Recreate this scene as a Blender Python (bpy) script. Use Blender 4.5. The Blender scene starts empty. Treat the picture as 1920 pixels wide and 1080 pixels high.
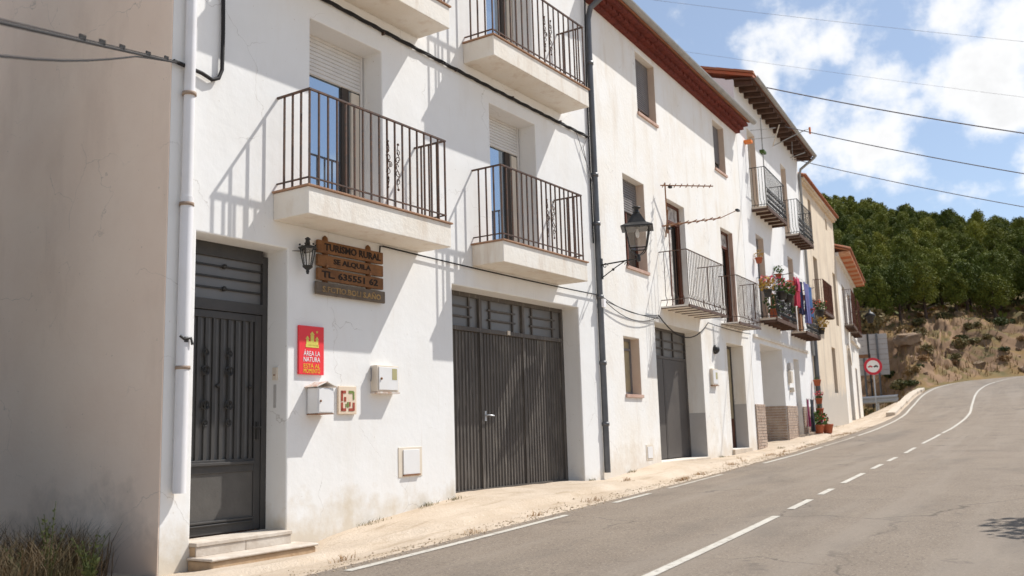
import bpy, math, random
import numpy as np
from mathutils import Vector, Matrix, noise
R = math.radians
random.seed(7)
sc = bpy.context.scene
COL = sc.collection

# ------------------------------------------------------------------ camera
cam_data = bpy.data.cameras.new('camera')
cam_data.sensor_width = 36.0
cam_data.lens = 32.943
cam_data.clip_start = 0.05
cam_data.clip_end = 6000
cam = bpy.data.objects.new('camera', cam_data)
COL.objects.link(cam)
HEAD, PITCH, ROLL = 29.7491, 8.7179, -1.6925         # degrees: left of the street axis, up, tilt
HC = 1.12
ca, sa = math.cos(R(HEAD)), math.sin(R(HEAD))
fwd0 = Vector((-sa, ca, 0)); right0 = Vector((ca, sa, 0)); up0 = Vector((0, 0, 1))
cp, sp = math.cos(R(PITCH)), math.sin(R(PITCH))
fwd = fwd0 * cp + up0 * sp
up1 = up0 * cp - fwd0 * sp
cr, sr = math.cos(R(ROLL)), math.sin(R(ROLL))
right = right0 * cr + up1 * sr
up = up1 * cr - right0 * sr
cam.matrix_world = Matrix(((right.x, up.x, -fwd.x, 0), (right.y, up.y, -fwd.y, 0),
                           (right.z, up.z, -fwd.z, HC), (0, 0, 0, 1)))
cam_data.dof.use_dof = True
cam_data.dof.focus_distance = 12.0
cam_data.dof.aperture_fstop = 1.9
sc.camera = cam

# ------------------------------------------------------------------ light
SUN_ELEV = R(52.0); SUN_AZ = R(33.7)                  # azimuth clockwise from the street axis
sun_dir = Vector((math.sin(SUN_AZ) * math.cos(SUN_ELEV), math.cos(SUN_AZ) * math.cos(SUN_ELEV), math.sin(SUN_ELEV)))
sd = bpy.data.lights.new('sun', 'SUN')
sd.energy = 2.45; sd.angle = R(0.5); sd.color = (1.0, 0.97, 0.92)
sun = bpy.data.objects.new('sun', sd); COL.objects.link(sun)
sun.rotation_euler = sun_dir.to_track_quat('Z', 'Y').to_euler()
sun.location = (10, 20, 30)

world = bpy.data.worlds.new('World'); sc.world = world; world.use_nodes = True
wt = world.node_tree; wt.nodes.clear()
def wn(t, **k):
    n = wt.nodes.new(t)
    for a, b in k.items(): setattr(n, a, b)
    return n
sky = wn('ShaderNodeTexSky', sky_type='NISHITA', sun_disc=False)
sky.sun_elevation = SUN_ELEV; sky.sun_rotation = SUN_AZ; sky.altitude = 900; sky.air_density = 1.0; sky.dust_density = 1.5; sky.ozone_density = 1.5
wl = wt.links.new
tc = wn('ShaderNodeTexCoord')
sepd = wn('ShaderNodeSeparateXYZ'); wl(tc.outputs['Generated'], sepd.inputs[0])
def wm(op, a, b=None, c=None, clamp=False):
    n = wn('ShaderNodeMath', operation=op, use_clamp=clamp)
    for i, v in enumerate((a, b, c)):
        if v is None: continue
        if isinstance(v, (int, float)): n.inputs[i].default_value = v
        else: wl(v, n.inputs[i])
    return n.outputs[0]
zz = wm('ADD', wm('MAXIMUM', sepd.outputs[2], 0.0), 0.12)
comb = wn('ShaderNodeCombineXYZ')
wl(wm('DIVIDE', sepd.outputs[0], zz), comb.inputs[0]); wl(wm('DIVIDE', sepd.outputs[1], zz), comb.inputs[1])
n1 = wn('ShaderNodeTexNoise'); n1.inputs['Scale'].default_value = 1.6; n1.inputs['Detail'].default_value = 9; n1.inputs['Roughness'].default_value = 0.56
wl(comb.outputs[0], n1.inputs['Vector'])
nd = wn('ShaderNodeTexNoise'); nd.inputs['Scale'].default_value = 16.0; nd.inputs['Detail'].default_value = 8; nd.inputs['Roughness'].default_value = 0.6
wl(tc.outputs['Generated'], nd.inputs['Vector'])
# cumulus heaps standing in this part of the sky
heaps = [((-0.186, 0.915, 0.352), .050), ((-0.150, 0.922, 0.362), .040), ((-0.120, 0.934, 0.340), .055), ((-0.17, 0.938, 0.292), .075),
         ((-0.125, 0.95, 0.272), .060), ((-0.025, 0.947, 0.318), .065), ((-0.045, 0.930, 0.372), .055), ((0.01, 0.938, 0.348), .075),
         ((-0.002, 0.957, 0.288), .060), ((0.012, 0.970, 0.238), .040), ((-0.22, 0.908, 0.345), .035), ((0.08, 0.93, 0.36), .09),
         ((-0.11, 0.955, 0.246), .045)]
acc = None
for (c, r) in heaps:
    d = wn('ShaderNodeVectorMath', operation='DISTANCE'); wl(tc.outputs['Generated'], d.inputs[0]); d.inputs[1].default_value = c
    mr = wn('ShaderNodeMapRange', interpolation_type='SMOOTHSTEP'); wl(d.outputs['Value'], mr.inputs[0])
    mr.inputs[1].default_value = r * 1.25; mr.inputs[2].default_value = r * 0.1; mr.inputs[3].default_value = 0; mr.inputs[4].default_value = 1
    acc = mr.outputs[0] if acc is None else wm('MAXIMUM', acc, mr.outputs[0])
body = wm('ADD', wm('ADD', wm('MULTIPLY', acc, 0.36), 0.0), wm('ADD', wm('MULTIPLY', wm('SUBTRACT', n1.outputs[0], 0.47), 0.95), wm('MULTIPLY', wm('SUBTRACT', nd.outputs[0], 0.5), 1.1)))
cmask = wn('ShaderNodeMapRange', interpolation_type='SMOOTHSTEP'); wl(body, cmask.inputs[0])
cmask.inputs[1].default_value = 0.08; cmask.inputs[2].default_value = 0.42; cmask.inputs[3].default_value = 0; cmask.inputs[4].default_value = 0.97
shade = wn('ShaderNodeMapRange'); wl(body, shade.inputs[0])
shade.inputs[1].default_value = 0.22; shade.inputs[2].default_value = 0.62; shade.inputs[3].default_value = 1.0; shade.inputs[4].default_value = 0.80
SKY_STR = 0.12
ccol = wn('ShaderNodeMix', data_type='RGBA', blend_type='MULTIPLY'); ccol.inputs['Factor'].default_value = 1.0
CL = 0.52 / SKY_STR
ccol.inputs[6].default_value = (CL * 1.0, CL * 1.0, CL * 1.0, 1)
wl(shade.outputs[0], ccol.inputs[7])
hz = wn('ShaderNodeMix', data_type='RGBA'); hz.inputs['Factor'].default_value = 0.0
mixs = wn('ShaderNodeMix', data_type='RGBA')
hazy = wn('ShaderNodeMix', data_type='RGBA'); hazy.inputs['Factor'].default_value = 0.40
hazy.inputs[7].default_value = (2.9, 3.25, 3.7, 1)
wl(sky.outputs[0], hazy.inputs[6])
dim = wn('ShaderNodeMix', data_type='RGBA', blend_type='MULTIPLY'); dim.inputs['Factor'].default_value = 1.0; dim.inputs[7].default_value = (.60, .62, .635, 1)
wl(hazy.outputs[2], dim.inputs[6])
wl(cmask.outputs[0], mixs.inputs['Factor']); wl(dim.outputs[2], mixs.inputs[6]); wl(ccol.outputs[2], mixs.inputs[7])
bg = wn('ShaderNodeBackground'); bg.inputs['Strength'].default_value = SKY_STR
wl(mixs.outputs[2], bg.inputs['Color'])
wo = wn('ShaderNodeOutputWorld'); wl(bg.outputs[0], wo.inputs['Surface'])

sc.view_settings.view_transform = 'Standard'
sc.view_settings.look = 'None'
sc.view_settings.exposure = 1.12
sc.view_settings.gamma = 1.0
sc.view_settings.use_curve_mapping = False
sc.render.engine = 'CYCLES'
sc.cycles.max_bounces = 8
sc.cycles.use_denoising = True

# ------------------------------------------------------------------ materials
MATS = {}
def material(name, col, rough=0.8, var=None, vscale=3.0, vamt=0.5, metal=0.0, bump=0.0, bscale=40.0, spec=0.3, detail=6,
             streak=None, streak_amt=0.4, streak_scale=(1, 1, 1), obj_var=0.0, extra=None, coords='Object'):
    m = bpy.data.materials.new(name); m.use_nodes = True
    nt = m.node_tree; b = nt.nodes['Principled BSDF']; L = nt.links.new
    b.inputs['Roughness'].default_value = rough; b.inputs['Metallic'].default_value = metal
    b.inputs['Specular IOR Level'].default_value = spec
    tcn = nt.nodes.new('ShaderNodeTexCoord')
    vec = tcn.outputs[coords]
    cur = None
    def rgb(c):
        n = nt.nodes.new('ShaderNodeRGB'); n.outputs[0].default_value = (*c, 1); return n.outputs[0]
    cur = rgb(col)
    def nz(scale, det=6, rgh=0.6, mp=None):
        n = nt.nodes.new('ShaderNodeTexNoise'); n.inputs['Scale'].default_value = scale
        n.inputs['Detail'].default_value = det; n.inputs['Roughness'].default_value = rgh
        if mp:
            mm = nt.nodes.new('ShaderNodeMapping'); mm.inputs['Scale'].default_value = mp; L(vec, mm.inputs[0]); L(mm.outputs[0], n.inputs['Vector'])
        else: L(vec, n.inputs['Vector'])
        return n.outputs[0]
    def mr(x, a, c, lo=0.0, hi=1.0):
        n = nt.nodes.new('ShaderNodeMapRange'); L(x, n.inputs[0]); n.inputs[1].default_value = a; n.inputs[2].default_value = c
        n.inputs[3].default_value = lo; n.inputs[4].default_value = hi; return n.outputs[0]
    def mix(f, a, c, bt='MIX'):
        n = nt.nodes.new('ShaderNodeMix'); n.data_type = 'RGBA'; n.blend_type = bt
        if isinstance(f, float): n.inputs['Factor'].default_value = f
        else: L(f, n.inputs['Factor'])
        L(a, n.inputs[6]); L(c, n.inputs[7]); return n.outputs[2]
    if var: cur = mix(mr(nz(vscale, detail), 0.38, 0.66, 0, vamt), cur, rgb(var))
    if streak: cur = mix(mr(nz(1.0, 8, 0.65, streak_scale), 0.52, 0.72, 0, streak_amt), cur, rgb(streak))
    if extra: cur = extra(nt, L, vec, cur, nz, mr, mix, rgb)
    if obj_var:
        oi = nt.nodes.new('ShaderNodeObjectInfo'); hv = nt.nodes.new('ShaderNodeHueSaturation')
        L(mr(oi.outputs['Random'], 0, 1, 1 - obj_var, 1 + obj_var), hv.inputs['Value']); L(mr(oi.outputs['Random'], 1, 0, 0.5 - obj_var * .06, 0.5 + obj_var * .06), hv.inputs['Hue'])
        L(cur, hv.inputs['Color']); cur = hv.outputs[0]
    L(cur, b.inputs['Base Color'])
    if bump:
        bp = nt.nodes.new('ShaderNodeBump'); bp.inputs['Strength'].default_value = bump; bp.inputs['Distance'].default_value = 0.02
        L(nz(bscale, 5), bp.inputs['Height']); L(bp.outputs[0], b.inputs['Normal'])
    MATS[name] = m
    return m

def wall_wear(base_dirt, crack=True, amt=0.55, foot=0.5):
    def f(nt, L, vec, cur, nz, mr, mix, rgb):
        # splash dirt with a ragged outline along the foot of the wall, and hairline cracks
        sepn = nt.nodes.new('ShaderNodeSeparateXYZ'); L(vec, sepn.inputs[0])
        hgt = sepn.outputs[2]
        add = nt.nodes.new('ShaderNodeMath'); add.operation = 'ADD'
        L(mr(nz(2.2, 8, 0.65), 0.3, 0.7, 0.35, -0.35), add.inputs[0]); L(hgt, add.inputs[1])
        cur = mix(mr(add.outputs[0], foot, foot - 0.45, 0, amt), cur, rgb(base_dirt))
        if crack:
            v = nt.nodes.new('ShaderNodeTexVoronoi'); v.feature = 'DISTANCE_TO_EDGE'; v.inputs['Scale'].default_value = 0.75
            wv = nt.nodes.new('ShaderNodeTexNoise'); wv.inputs['Scale'].default_value = 2.5; wv.inputs['Detail'].default_value = 6; L(vec, wv.inputs['Vector'])
            vm = nt.nodes.new('ShaderNodeVectorMath'); vm.operation = 'MULTIPLY_ADD'
            L(wv.outputs['Color'], vm.inputs[0]); vm.inputs[1].default_value = (0.5, 0.5, 0.5); L(vec, vm.inputs[2]); L(vm.outputs[0], v.inputs['Vector'])
            k = nt.nodes.new('ShaderNodeMath'); k.operation = 'MULTIPLY'
            L(mr(v.outputs['Distance'], 0.0035, 0.0, 0, 0.5), k.inputs[0]); L(mr(nz(0.9, 2), 0.50, 0.58), k.inputs[1])
            cur = mix(k.outputs[0], cur, rgb((0.33, 0.29, 0.24)))
            # chips and specks where the paint has come off
            cur = mix(mr(nz(26, 3, .6), .70, .74, 0, .55), cur, rgb((.46, .39, .31)))
            cur = mix(mr(nz(1, 8, .7, (14, 14, .55)), .63, .72, 0, .30), cur, rgb((.50, .43, .34)))
        return cur
    return f
W_WHITE = material('white_plaster', (0.82, 0.812, 0.79), 0.9, (0.77, 0.752, 0.715), 1.3, 0.6, bump=0.22, bscale=6, streak=(0.68, 0.62, 0.54), streak_amt=0.28, streak_scale=(2.2, 2.2, .5), extra=wall_wear((0.60, 0.51, 0.38), True, .75, .30))
W_GABLE = material('gable_plaster', (0.92, 0.755, 0.62), 0.92, (0.86, 0.68, 0.55), 0.8, 0.8, bump=0.25, bscale=7, streak=(0.64, 0.49, 0.39), streak_amt=0.35, streak_scale=(1.2, 1.2, .5), extra=wall_wear((0.46, 0.37, 0.30), True, .5, .45))
W_OLD = material('weathered_plaster', (0.83, 0.812, 0.775), 0.92, (0.79, 0.735, 0.65), 1.1, 0.8, bump=0.3, bscale=12, streak=(0.62, 0.52, 0.40), streak_amt=0.5, streak_scale=(2.4, 2.4, .5), extra=wall_wear((0.62, 0.53, 0.42), True, .6, .5))
W_WHITE3 = material('limewash_plaster', (0.80, 0.79, 0.77), 0.92, (0.73, 0.71, 0.68), 1.6, 0.6, bump=0.4, bscale=14, extra=wall_wear((0.6, 0.52, 0.42), False, .6, .4))
W_BEIGE = material('beige_plaster', (0.70, 0.59, 0.45), 0.92, (0.59, 0.48, 0.36), 0.9, 0.8, bump=0.45, bscale=10, streak=(0.36, 0.30, 0.25), streak_amt=0.6, streak_scale=(2.6, 2.6, .25), extra=wall_wear((0.45, 0.41, 0.36), False, .85, 1.6))
W_WHITE5 = material('far_white_plaster', (0.78, 0.75, 0.70), 0.92, (0.66, 0.58, 0.47), 0.9, 0.75, bump=0.3, bscale=10)
STONE = material('rough_stone', (0.40, 0.34, 0.27), 0.95, (0.24, 0.20, 0.16), 3.5, 0.9, bump=0.9, bscale=9)
SLAB = material('slab_plaster', (0.80, 0.76, 0.69), 0.9, (0.73, 0.65, 0.54), 1.6, 0.6, bump=0.3, bscale=20, streak=(0.50, 0.36, 0.24), streak_amt=0.45, streak_scale=(5, 5, .8))
PAD = material('grey_dado_paint', (0.47, 0.45, 0.43), 0.9, (0.40, 0.37, 0.34), 2, .6, bump=.2)
TILE_EDGE = material('terracotta_edge', (0.40, 0.24, 0.15), 0.85, (0.30, 0.16, 0.10), 9, 0.8, bump=0.3)
RED_BRICK = material('red_painted_brick', (0.17, 0.034, 0.022), 0.85, (0.10, 0.022, 0.016), 6, 0.7, bump=0.3)
TERRA = material('roof_terracotta', (0.42, 0.155, 0.075), 0.9, (0.30, 0.15, 0.09), 4, 0.8, bump=0.4, obj_var=.12)
POT = material('pot_terracotta', (0.42, 0.12, 0.055), 0.8, (0.30, 0.09, 0.05), 7, .6)
PINK_SILL = material('pink_sill', (0.55, 0.38, 0.30), 0.85, (0.42, 0.25, 0.19), 5, 0.7, bump=.25)
REVEAL = material('peach_reveal', (0.66, 0.53, 0.42), 0.9, (0.58, 0.43, 0.34), 2.5, .6, bump=.25)  # peach tone puts warm bounced light into the reveal colour
IRON = material('rusty_iron', (0.060, 0.042, 0.034), 0.6, (0.17, 0.075, 0.035), 18, 0.7, spec=.4)
BLACK = material('black_iron', (0.018, 0.017, 0.016), 0.5, (0.04, 0.035, 0.03), 12, .6, spec=.45)
def door_wear(nt, L, vec, cur, nz, mr, mix, rgb):
    cur = mix(mr(nz(1, 9, .7, (9, 9, .7)), .56, .74, 0, .4), cur, rgb((.17, .15, .13)))
    return mix(mr(nz(1, 9, .7, (26, 26, 1.6)), .55, .66, 0, .6), cur, rgb((.32, .285, .245)))
DOOR = material('dark_door_paint', (0.080, 0.069, 0.060), 0.6, (0.125, 0.108, 0.09), 2.0, 0.6, spec=.35, bump=.1, bscale=30, extra=door_wear)
DOOR2 = material('entrance_door_paint', (0.050, 0.047, 0.045), 0.5, (0.075, 0.068, 0.06), 3.0, 0.6, spec=.35, bump=.08, bscale=30)
KICK = material('kick_panel_paint', (0.085, 0.078, 0.07), 0.5, (0.105, 0.096, 0.086), 7, .8, spec=.35, bump=.1, bscale=25)
FROST = material('frosted_glass', (0.15, 0.145, 0.14), 0.35, (0.18, 0.17, 0.16), 5, .6, spec=.5)
GREYDOOR = material('grey_door_paint', (0.075, 0.065, 0.058), 0.5, (0.10, 0.088, 0.078), 2, .7, spec=.4)
ALU = material('bronze_aluminium', (0.065, 0.048, 0.036), 0.4, metal=.4)
SHUT = material('shutter_slats', (0.70, 0.68, 0.65), 0.6, (0.62, 0.59, 0.55), 3, .5)
SHUTG = material('grey_shutter', (0.20, 0.185, 0.18), 0.6, (0.15, 0.14, 0.135), 4, .6)
PVC = material('white_pvc', (0.74, 0.73, 0.74), 0.45, (0.66, 0.64, 0.62), 3, .6, spec=.4)
ZINC = material('grey_zinc', (0.17, 0.17, 0.175), 0.45, (0.11, 0.11, 0.11), 3, .8, metal=.55)
GUTTER = material('grey_gutter', (0.36, 0.35, 0.33), 0.6, (0.27, 0.26, 0.24), 4, .7, metal=.2)
WOODSIGN = material('sign_wood', (0.25, 0.115, 0.045), 0.8, (0.13, 0.058, 0.025), 6, .8, bump=.4, bscale=25, streak=(.12, .05, .02), streak_amt=.5, streak_scale=(3, 3, 40))
WOODGREY = material('grey_sign_wood', (0.16, 0.125, 0.095), 0.85, (0.10, 0.075, 0.055), 8, .8, bump=.4, bscale=25, streak=(.22, .18, .13), streak_amt=.5, streak_scale=(3, 3, 40))
BURNT = material('burnt_letters', (0.028, 0.020, 0.016), 0.9)
OCHRE = material('ochre_letters', (0.42, 0.27, 0.11), 0.9, (0.16, .11, .07), 9, .7)
BEAMWOOD = material('dark_beam_wood', (0.105, 0.058, 0.040), 0.85, (0.06, 0.035, 0.025), 5, .8, bump=.4)
DOORWOOD = material('red_brown_door_wood', (0.12, 0.040, 0.020), 0.6, (0.075, 0.027, 0.015), 4, .8)
PALEWOOD = material('pale_board_wood', (0.42, 0.22, 0.12), 0.85, (0.30, 0.15, 0.08), 7, .8)
BRICK = material('dado_brick', (0.36, 0.26, 0.195), 0.9, (0.50, 0.40, 0.31), 6, .8, bump=.4, obj_var=.1)
RED = material('red_sign_enamel', (0.80, 0.045, 0.055), 0.45, spec=.3)
YEL = material('yellow_print', (0.85, 0.55, 0.05), 0.6)
GOLD = material('gold_print', (0.70, 0.60, 0.12), 0.6)
WPAINT = material('white_print', (0.86, 0.84, 0.84), 0.6)
WMETAL = material('white_enamel', (0.78, 0.77, 0.76), 0.4, (0.70, 0.67, 0.62), 4, .4, spec=.4)
RUST = material('rust', (0.26, 0.14, 0.075), 0.85, (0.22, 0.09, 0.04), 15, .8)
CLAMP = material('weathered_clamp', (0.36, 0.28, 0.22), 0.8, (0.22, 0.14, 0.09), 9, .8)
RUSTW = material('rust_spotted_enamel', (0.74, 0.71, 0.66), 0.5, (0.40, 0.19, 0.08), 14, .75)
CREAM = material('cream_plastic', (0.72, 0.64, 0.53), 0.5, (0.62, 0.53, 0.42), 4, .5)
OLIVE = material('olive_sticker', (0.42, 0.38, 0.20), 0.6)
CERAM = material('cream_ceramic', (0.76, 0.62, 0.47), 0.3, (0.68, 0.52, 0.38), 6, .5, spec=.5)
CRED = material('red_glaze', (0.36, 0.07, 0.04), 0.3, spec=.5)
CGRN = material('green_glaze', (0.18, 0.24, 0.06), 0.3, spec=.5)
CABLE = material('cable_rubber', (0.022, 0.020, 0.020), 0.7)
CABLEG = material('grey_cable', (0.25, 0.24, 0.24), 0.7)
WIREC = material('overhead_cable', (0.16, 0.15, 0.16), 0.7)
WPAINTR = None
def glass_mat(name, col, metal, rough=.03):
    m = material(name, col, rough, spec=.9, metal=metal); return m
GLASS = glass_mat('window_glass', (0.42, 0.50, 0.58), .85)
DARKGLASS = glass_mat('dark_glass', (0.03, 0.03, 0.03), .0, .05)
CURT = material('lace_curtain', (0.60, 0.55, 0.50), 0.8, (0.2, 0.17, 0.15), 9, .9)
YPANE = material('yellowish_pane', (0.42, 0.34, 0.20), 0.4, (0.30, 0.25, 0.16), 5, .8, spec=.5)
GALV = material('galvanised_steel', (0.50, 0.51, 0.53), 0.4, (0.40, 0.41, 0.42), 6, .6, metal=.6)
def lamp_glass():
    m = bpy.data.materials.new('lantern_glass'); m.use_nodes = True; nt = m.node_tree; nt.nodes.clear()
    o = nt.nodes.new('ShaderNodeOutputMaterial'); t = nt.nodes.new('ShaderNodeBsdfTransparent'); g = nt.nodes.new('ShaderNodeBsdfGlossy')
    g.inputs['Roughness'].default_value = .05
    x = nt.nodes.new('ShaderNodeMixShader'); x.inputs[0].default_value = .12
    t.inputs[0].default_value = (.94, .94, .93, 1)
    nt.links.new(t.outputs[0], x.inputs[1]); nt.links.new(g.outputs[0], x.inputs[2]); nt.links.new(x.outputs[0], o.inputs[0]); return m
LGLASS = lamp_glass()
def leaf_mat(name, a, b, sc_=2.0, ov=.25):
    m = material(name, a, 0.75, b, sc_, .9, spec=.2, obj_var=ov)
    return m
PINE = leaf_mat('pine_needles', (0.165, 0.180, 0.027), (0.085, 0.105, 0.018), 1.1, .32)
PINEY = leaf_mat('young_pine_needles', (0.25, 0.25, 0.034), (0.15, 0.165, 0.025), 1.1, .3)
BARK = material('pine_bark', (0.095, 0.062, 0.045), 0.95, (0.05, 0.035, 0.027), 5, .8)
LEAF = leaf_mat('green_leaves', (0.09, 0.14, 0.03), (0.04, 0.08, 0.02), 8, .2)
WEED = leaf_mat('weed_leaves', (0.085, 0.10, 0.03), (0.05, 0.06, 0.02), 8, .2)
BUSH = leaf_mat('dry_bush_leaves', (0.15, 0.135, 0.05), (0.22, 0.16, 0.07), 3, .3)
DRY = leaf_mat('dry_grass', (0.36, 0.23, 0.10), (0.24, 0.14, 0.06), 2, .2)
DARKDRY = leaf_mat('dark_dry_grass', (0.085, 0.06, 0.03), (0.045, 0.045, 0.018), 1.7, .3)
PINK = material('pink_petals', (0.75, 0.12, 0.20), .7, (0.75, .06, .08), 30, .9)
REDF = material('red_petals', (0.72, 0.07, 0.05), .7, (.8, .2, .1), 30, .6)
YELF = material('yellow_leaves', (0.45, 0.30, 0.05), .7, (.35, .18, .05), 20, .8)
CL_RED = material('red_cloth', (0.42, 0.02, 0.05), .9, (.33, .015, .04), 5, .6)
CL_PINK = material('pink_cloth', (0.68, 0.11, 0.20), .9)
CL_NAVY = material('navy_cloth', (0.03, 0.03, 0.08), .9)
CL_LAV = material('lavender_blue_cloth', (0.13, 0.13, 0.30), .9, (.2, .2, .42), 7, .7)
CL_BLUE = material('blue_cloth', (0.04, 0.10, 0.25), .9, (.06, .14, .32), 6, .7)
CL_DARK = material('dark_cloth', (0.022, 0.026, 0.035), .9)
CL_MAG = material('magenta_cloth', (0.26, 0.03, 0.10), .9)
BOARDW = material('board_wood_brown', (0.22, 0.10, 0.05), .9, (.14, .06, .03), 6, .8)
ROCK = material('tan_rock', (0.33, 0.22, 0.14), 0.95, (0.19, 0.12, 0.07), 1.4, .9, bump=.9, bscale=5, obj_var=.15, streak=(.17, .12, .09), streak_amt=.7, streak_scale=(2, 2, 1))
def asphalt_extra(nt, L, vec, cur, nz, mr, mix, rgb):
    cur = mix(mr(nz(50, 3), .55, .70, 0, .8), cur, rgb((.42, .355, .29)))
    cur = mix(mr(nz(38, 3), .45, .30, 0, .85), cur, rgb((.115, .096, .078)))
    # tyre-polished lanes, oil and old patches
    cur = mix(mr(nz(1, 6, .6, (1.5, .09, 1)), .48, .66, 0, .6), cur, rgb((.30, .25, .20)))
    cur = mix(mr(nz(1, 7, .65, (.55, .16, 1)), .54, .66, 0, .45), cur, rgb((.15, .127, .105)))
    cur = mix(mr(nz(2.3, 5, .6), .66, .72, 0, .5), cur, rgb((.12, .10, .085)))
    v = nt.nodes.new('ShaderNodeTexVoronoi'); v.feature = 'DISTANCE_TO_EDGE'; v.inputs['Scale'].default_value = .30
    wv = nt.nodes.new('ShaderNodeTexNoise'); wv.inputs['Scale'].default_value = 1.3; wv.inputs['Detail'].default_value = 8; L(vec, wv.inputs['Vector'])
    vm = nt.nodes.new('ShaderNodeVectorMath'); vm.operation = 'MULTIPLY_ADD'; L(wv.outputs['Color'], vm.inputs[0]); vm.inputs[1].default_value = (1.5, 1.5, 0); L(vec, vm.inputs[2]); L(vm.outputs[0], v.inputs['Vector'])
    k = nt.nodes.new('ShaderNodeMath'); k.operation = 'MULTIPLY'; L(mr(v.outputs['Distance'], .007, .0, 0, .65), k.inputs[0]); L(mr(nz(.4, 3), .44, .54), k.inputs[1])
    return mix(k.outputs[0], cur, rgb((.07, .06, .05)))
ASPH = material('old_asphalt', (0.262, 0.210, 0.160), 0.9, (0.214, 0.170, 0.130), 1.1, .8, bump=.6, bscale=130, spec=.25, extra=asphalt_extra)
def dirt_extra(nt, L, vec, cur, nz, mr, mix, rgb):
    cur = mix(mr(nz(60, 3), .62, .70, 0, .7), cur, rgb((.22, .155, .10)))
    cur = mix(mr(nz(1.0, 6, .65, (4.5, .8, 4)), .55, .68, 0, .6), cur, rgb((.34, .25, .16)))
    return mix(mr(nz(28, 4), .60, .72, 0, .6), cur, rgb((.74, .66, .55)))
DIRT = material('pale_dirt_verge', (0.57, 0.47, 0.365), 0.95, (0.47, 0.365, 0.26), 1.2, .8, bump=.7, bscale=28, extra=dirt_extra)
def hill_extra(nt, L, vec, cur, nz, mr, mix, rgb):
    g = nt.nodes.new('ShaderNodeNewGeometry'); s = nt.nodes.new('ShaderNodeSeparateXYZ'); L(g.outputs['Normal'], s.inputs[0])
    grass = mix(mr(nz(.5, 6), .40, .62), rgb((.23, .135, .045)), rgb((.105, .09, .03)))
    ad = nt.nodes.new('ShaderNodeMath'); ad.operation = 'ADD'; L(s.outputs[2], ad.inputs[0]); L(mr(nz(.9, 6), .3, .7, -.14, .14), ad.inputs[1])
    return mix(mr(ad.outputs[0], .80, .88), cur, grass)
HILL = material('rocky_earth', (0.275, 0.165, 0.088), 0.95, (0.185, 0.105, 0.055), .8, .9, bump=1.0, bscale=4, streak=(.18, .12, .08), streak_amt=.6, streak_scale=(1.2, 1.2, .8), extra=hill_extra)
def worn_paint(nt, L, vec, cur, nz, mr, mix, rgb):
    return mix(mr(nz(14, 6, .7), .52, .66, 0, .8), cur, rgb((.28, .235, .19)))
ROADPAINT = material('worn_road_paint', (0.56, 0.52, 0.45), .8, (.46, .42, .35), 3, .6, extra=worn_paint)
FADEDPAINT = material('faded_road_paint', (0.46, 0.41, 0.34), .85, (.33, .28, .23), 6, .9, extra=worn_paint)
CONC = material('pale_concrete', (0.62, 0.53, 0.43), .9, (.5, .41, .31), 3, .7, bump=.4, bscale=20)
STEPTOP = material('step_marble', (0.62, 0.55, 0.47), .8, (.46, .38, .30), 6, .8, bump=.3)
STEPBASE = material('step_mortar', (0.50, 0.36, 0.23), .95, (.40, .26, .15), 5, .8, bump=.6, bscale=18)
DISCW = material('sign_white', (0.82, 0.80, 0.78), .5)
DISCR = material('sign_red', (0.55, 0.03, 0.05), .5)
BOARDG = material('sign_back_grey', (0.50, 0.46, 0.43), .55, (.44, .40, .37), 4, .5, metal=.15)
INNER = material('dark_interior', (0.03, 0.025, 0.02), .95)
ORANGE = material('orange_plastic', (0.75, 0.22, 0.05), .6)

# ------------------------------------------------------------------ helpers
class Frame:
    """facade frame: n = out of the wall towards the street, s = along the street, z = up"""
    def __init__(self, ox, oy, ang):
        self.o = Vector((ox, oy, 0)); self.ang = R(ang)
        a = self.ang
        self.n = Vector((math.cos(a), math.sin(a), 0)); self.s = Vector((-math.sin(a), math.cos(a), 0))
    def w(self, n, s, z): return self.o + self.n * n + self.s * s + Vector((0, 0, z))
WORLD = Frame(0, 0, 0)
F1 = Frame(-6.489, 13.72, -3.6675)
F2 = Frame(-6.489, 0.0, 0.0)
F3 = Frame(-6.489, 23.32, 2.2)
F4 = Frame(-6.8115, 31.70, 3.2)
F5 = Frame(-7.2452, 39.47, 6.4)

OFF = {}
def tag(o, label=None, cat=None, group=None, kind=None):
    if label: o['label'] = label
    if cat: o['category'] = cat
    if group: o['group'] = group
    if kind: o['kind'] = kind
    return o
def thing(name, F, pos, label=None, cat=None, group=None, kind=None):
    o = bpy.data.objects.new(name, None); COL.objects.link(o)
    o.empty_display_size = .1
    o.location = F.w(*pos); o.rotation_euler = (0, 0, F.ang)
    OFF[o] = Vector(pos)
    return tag(o, label, cat, group, kind)

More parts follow.
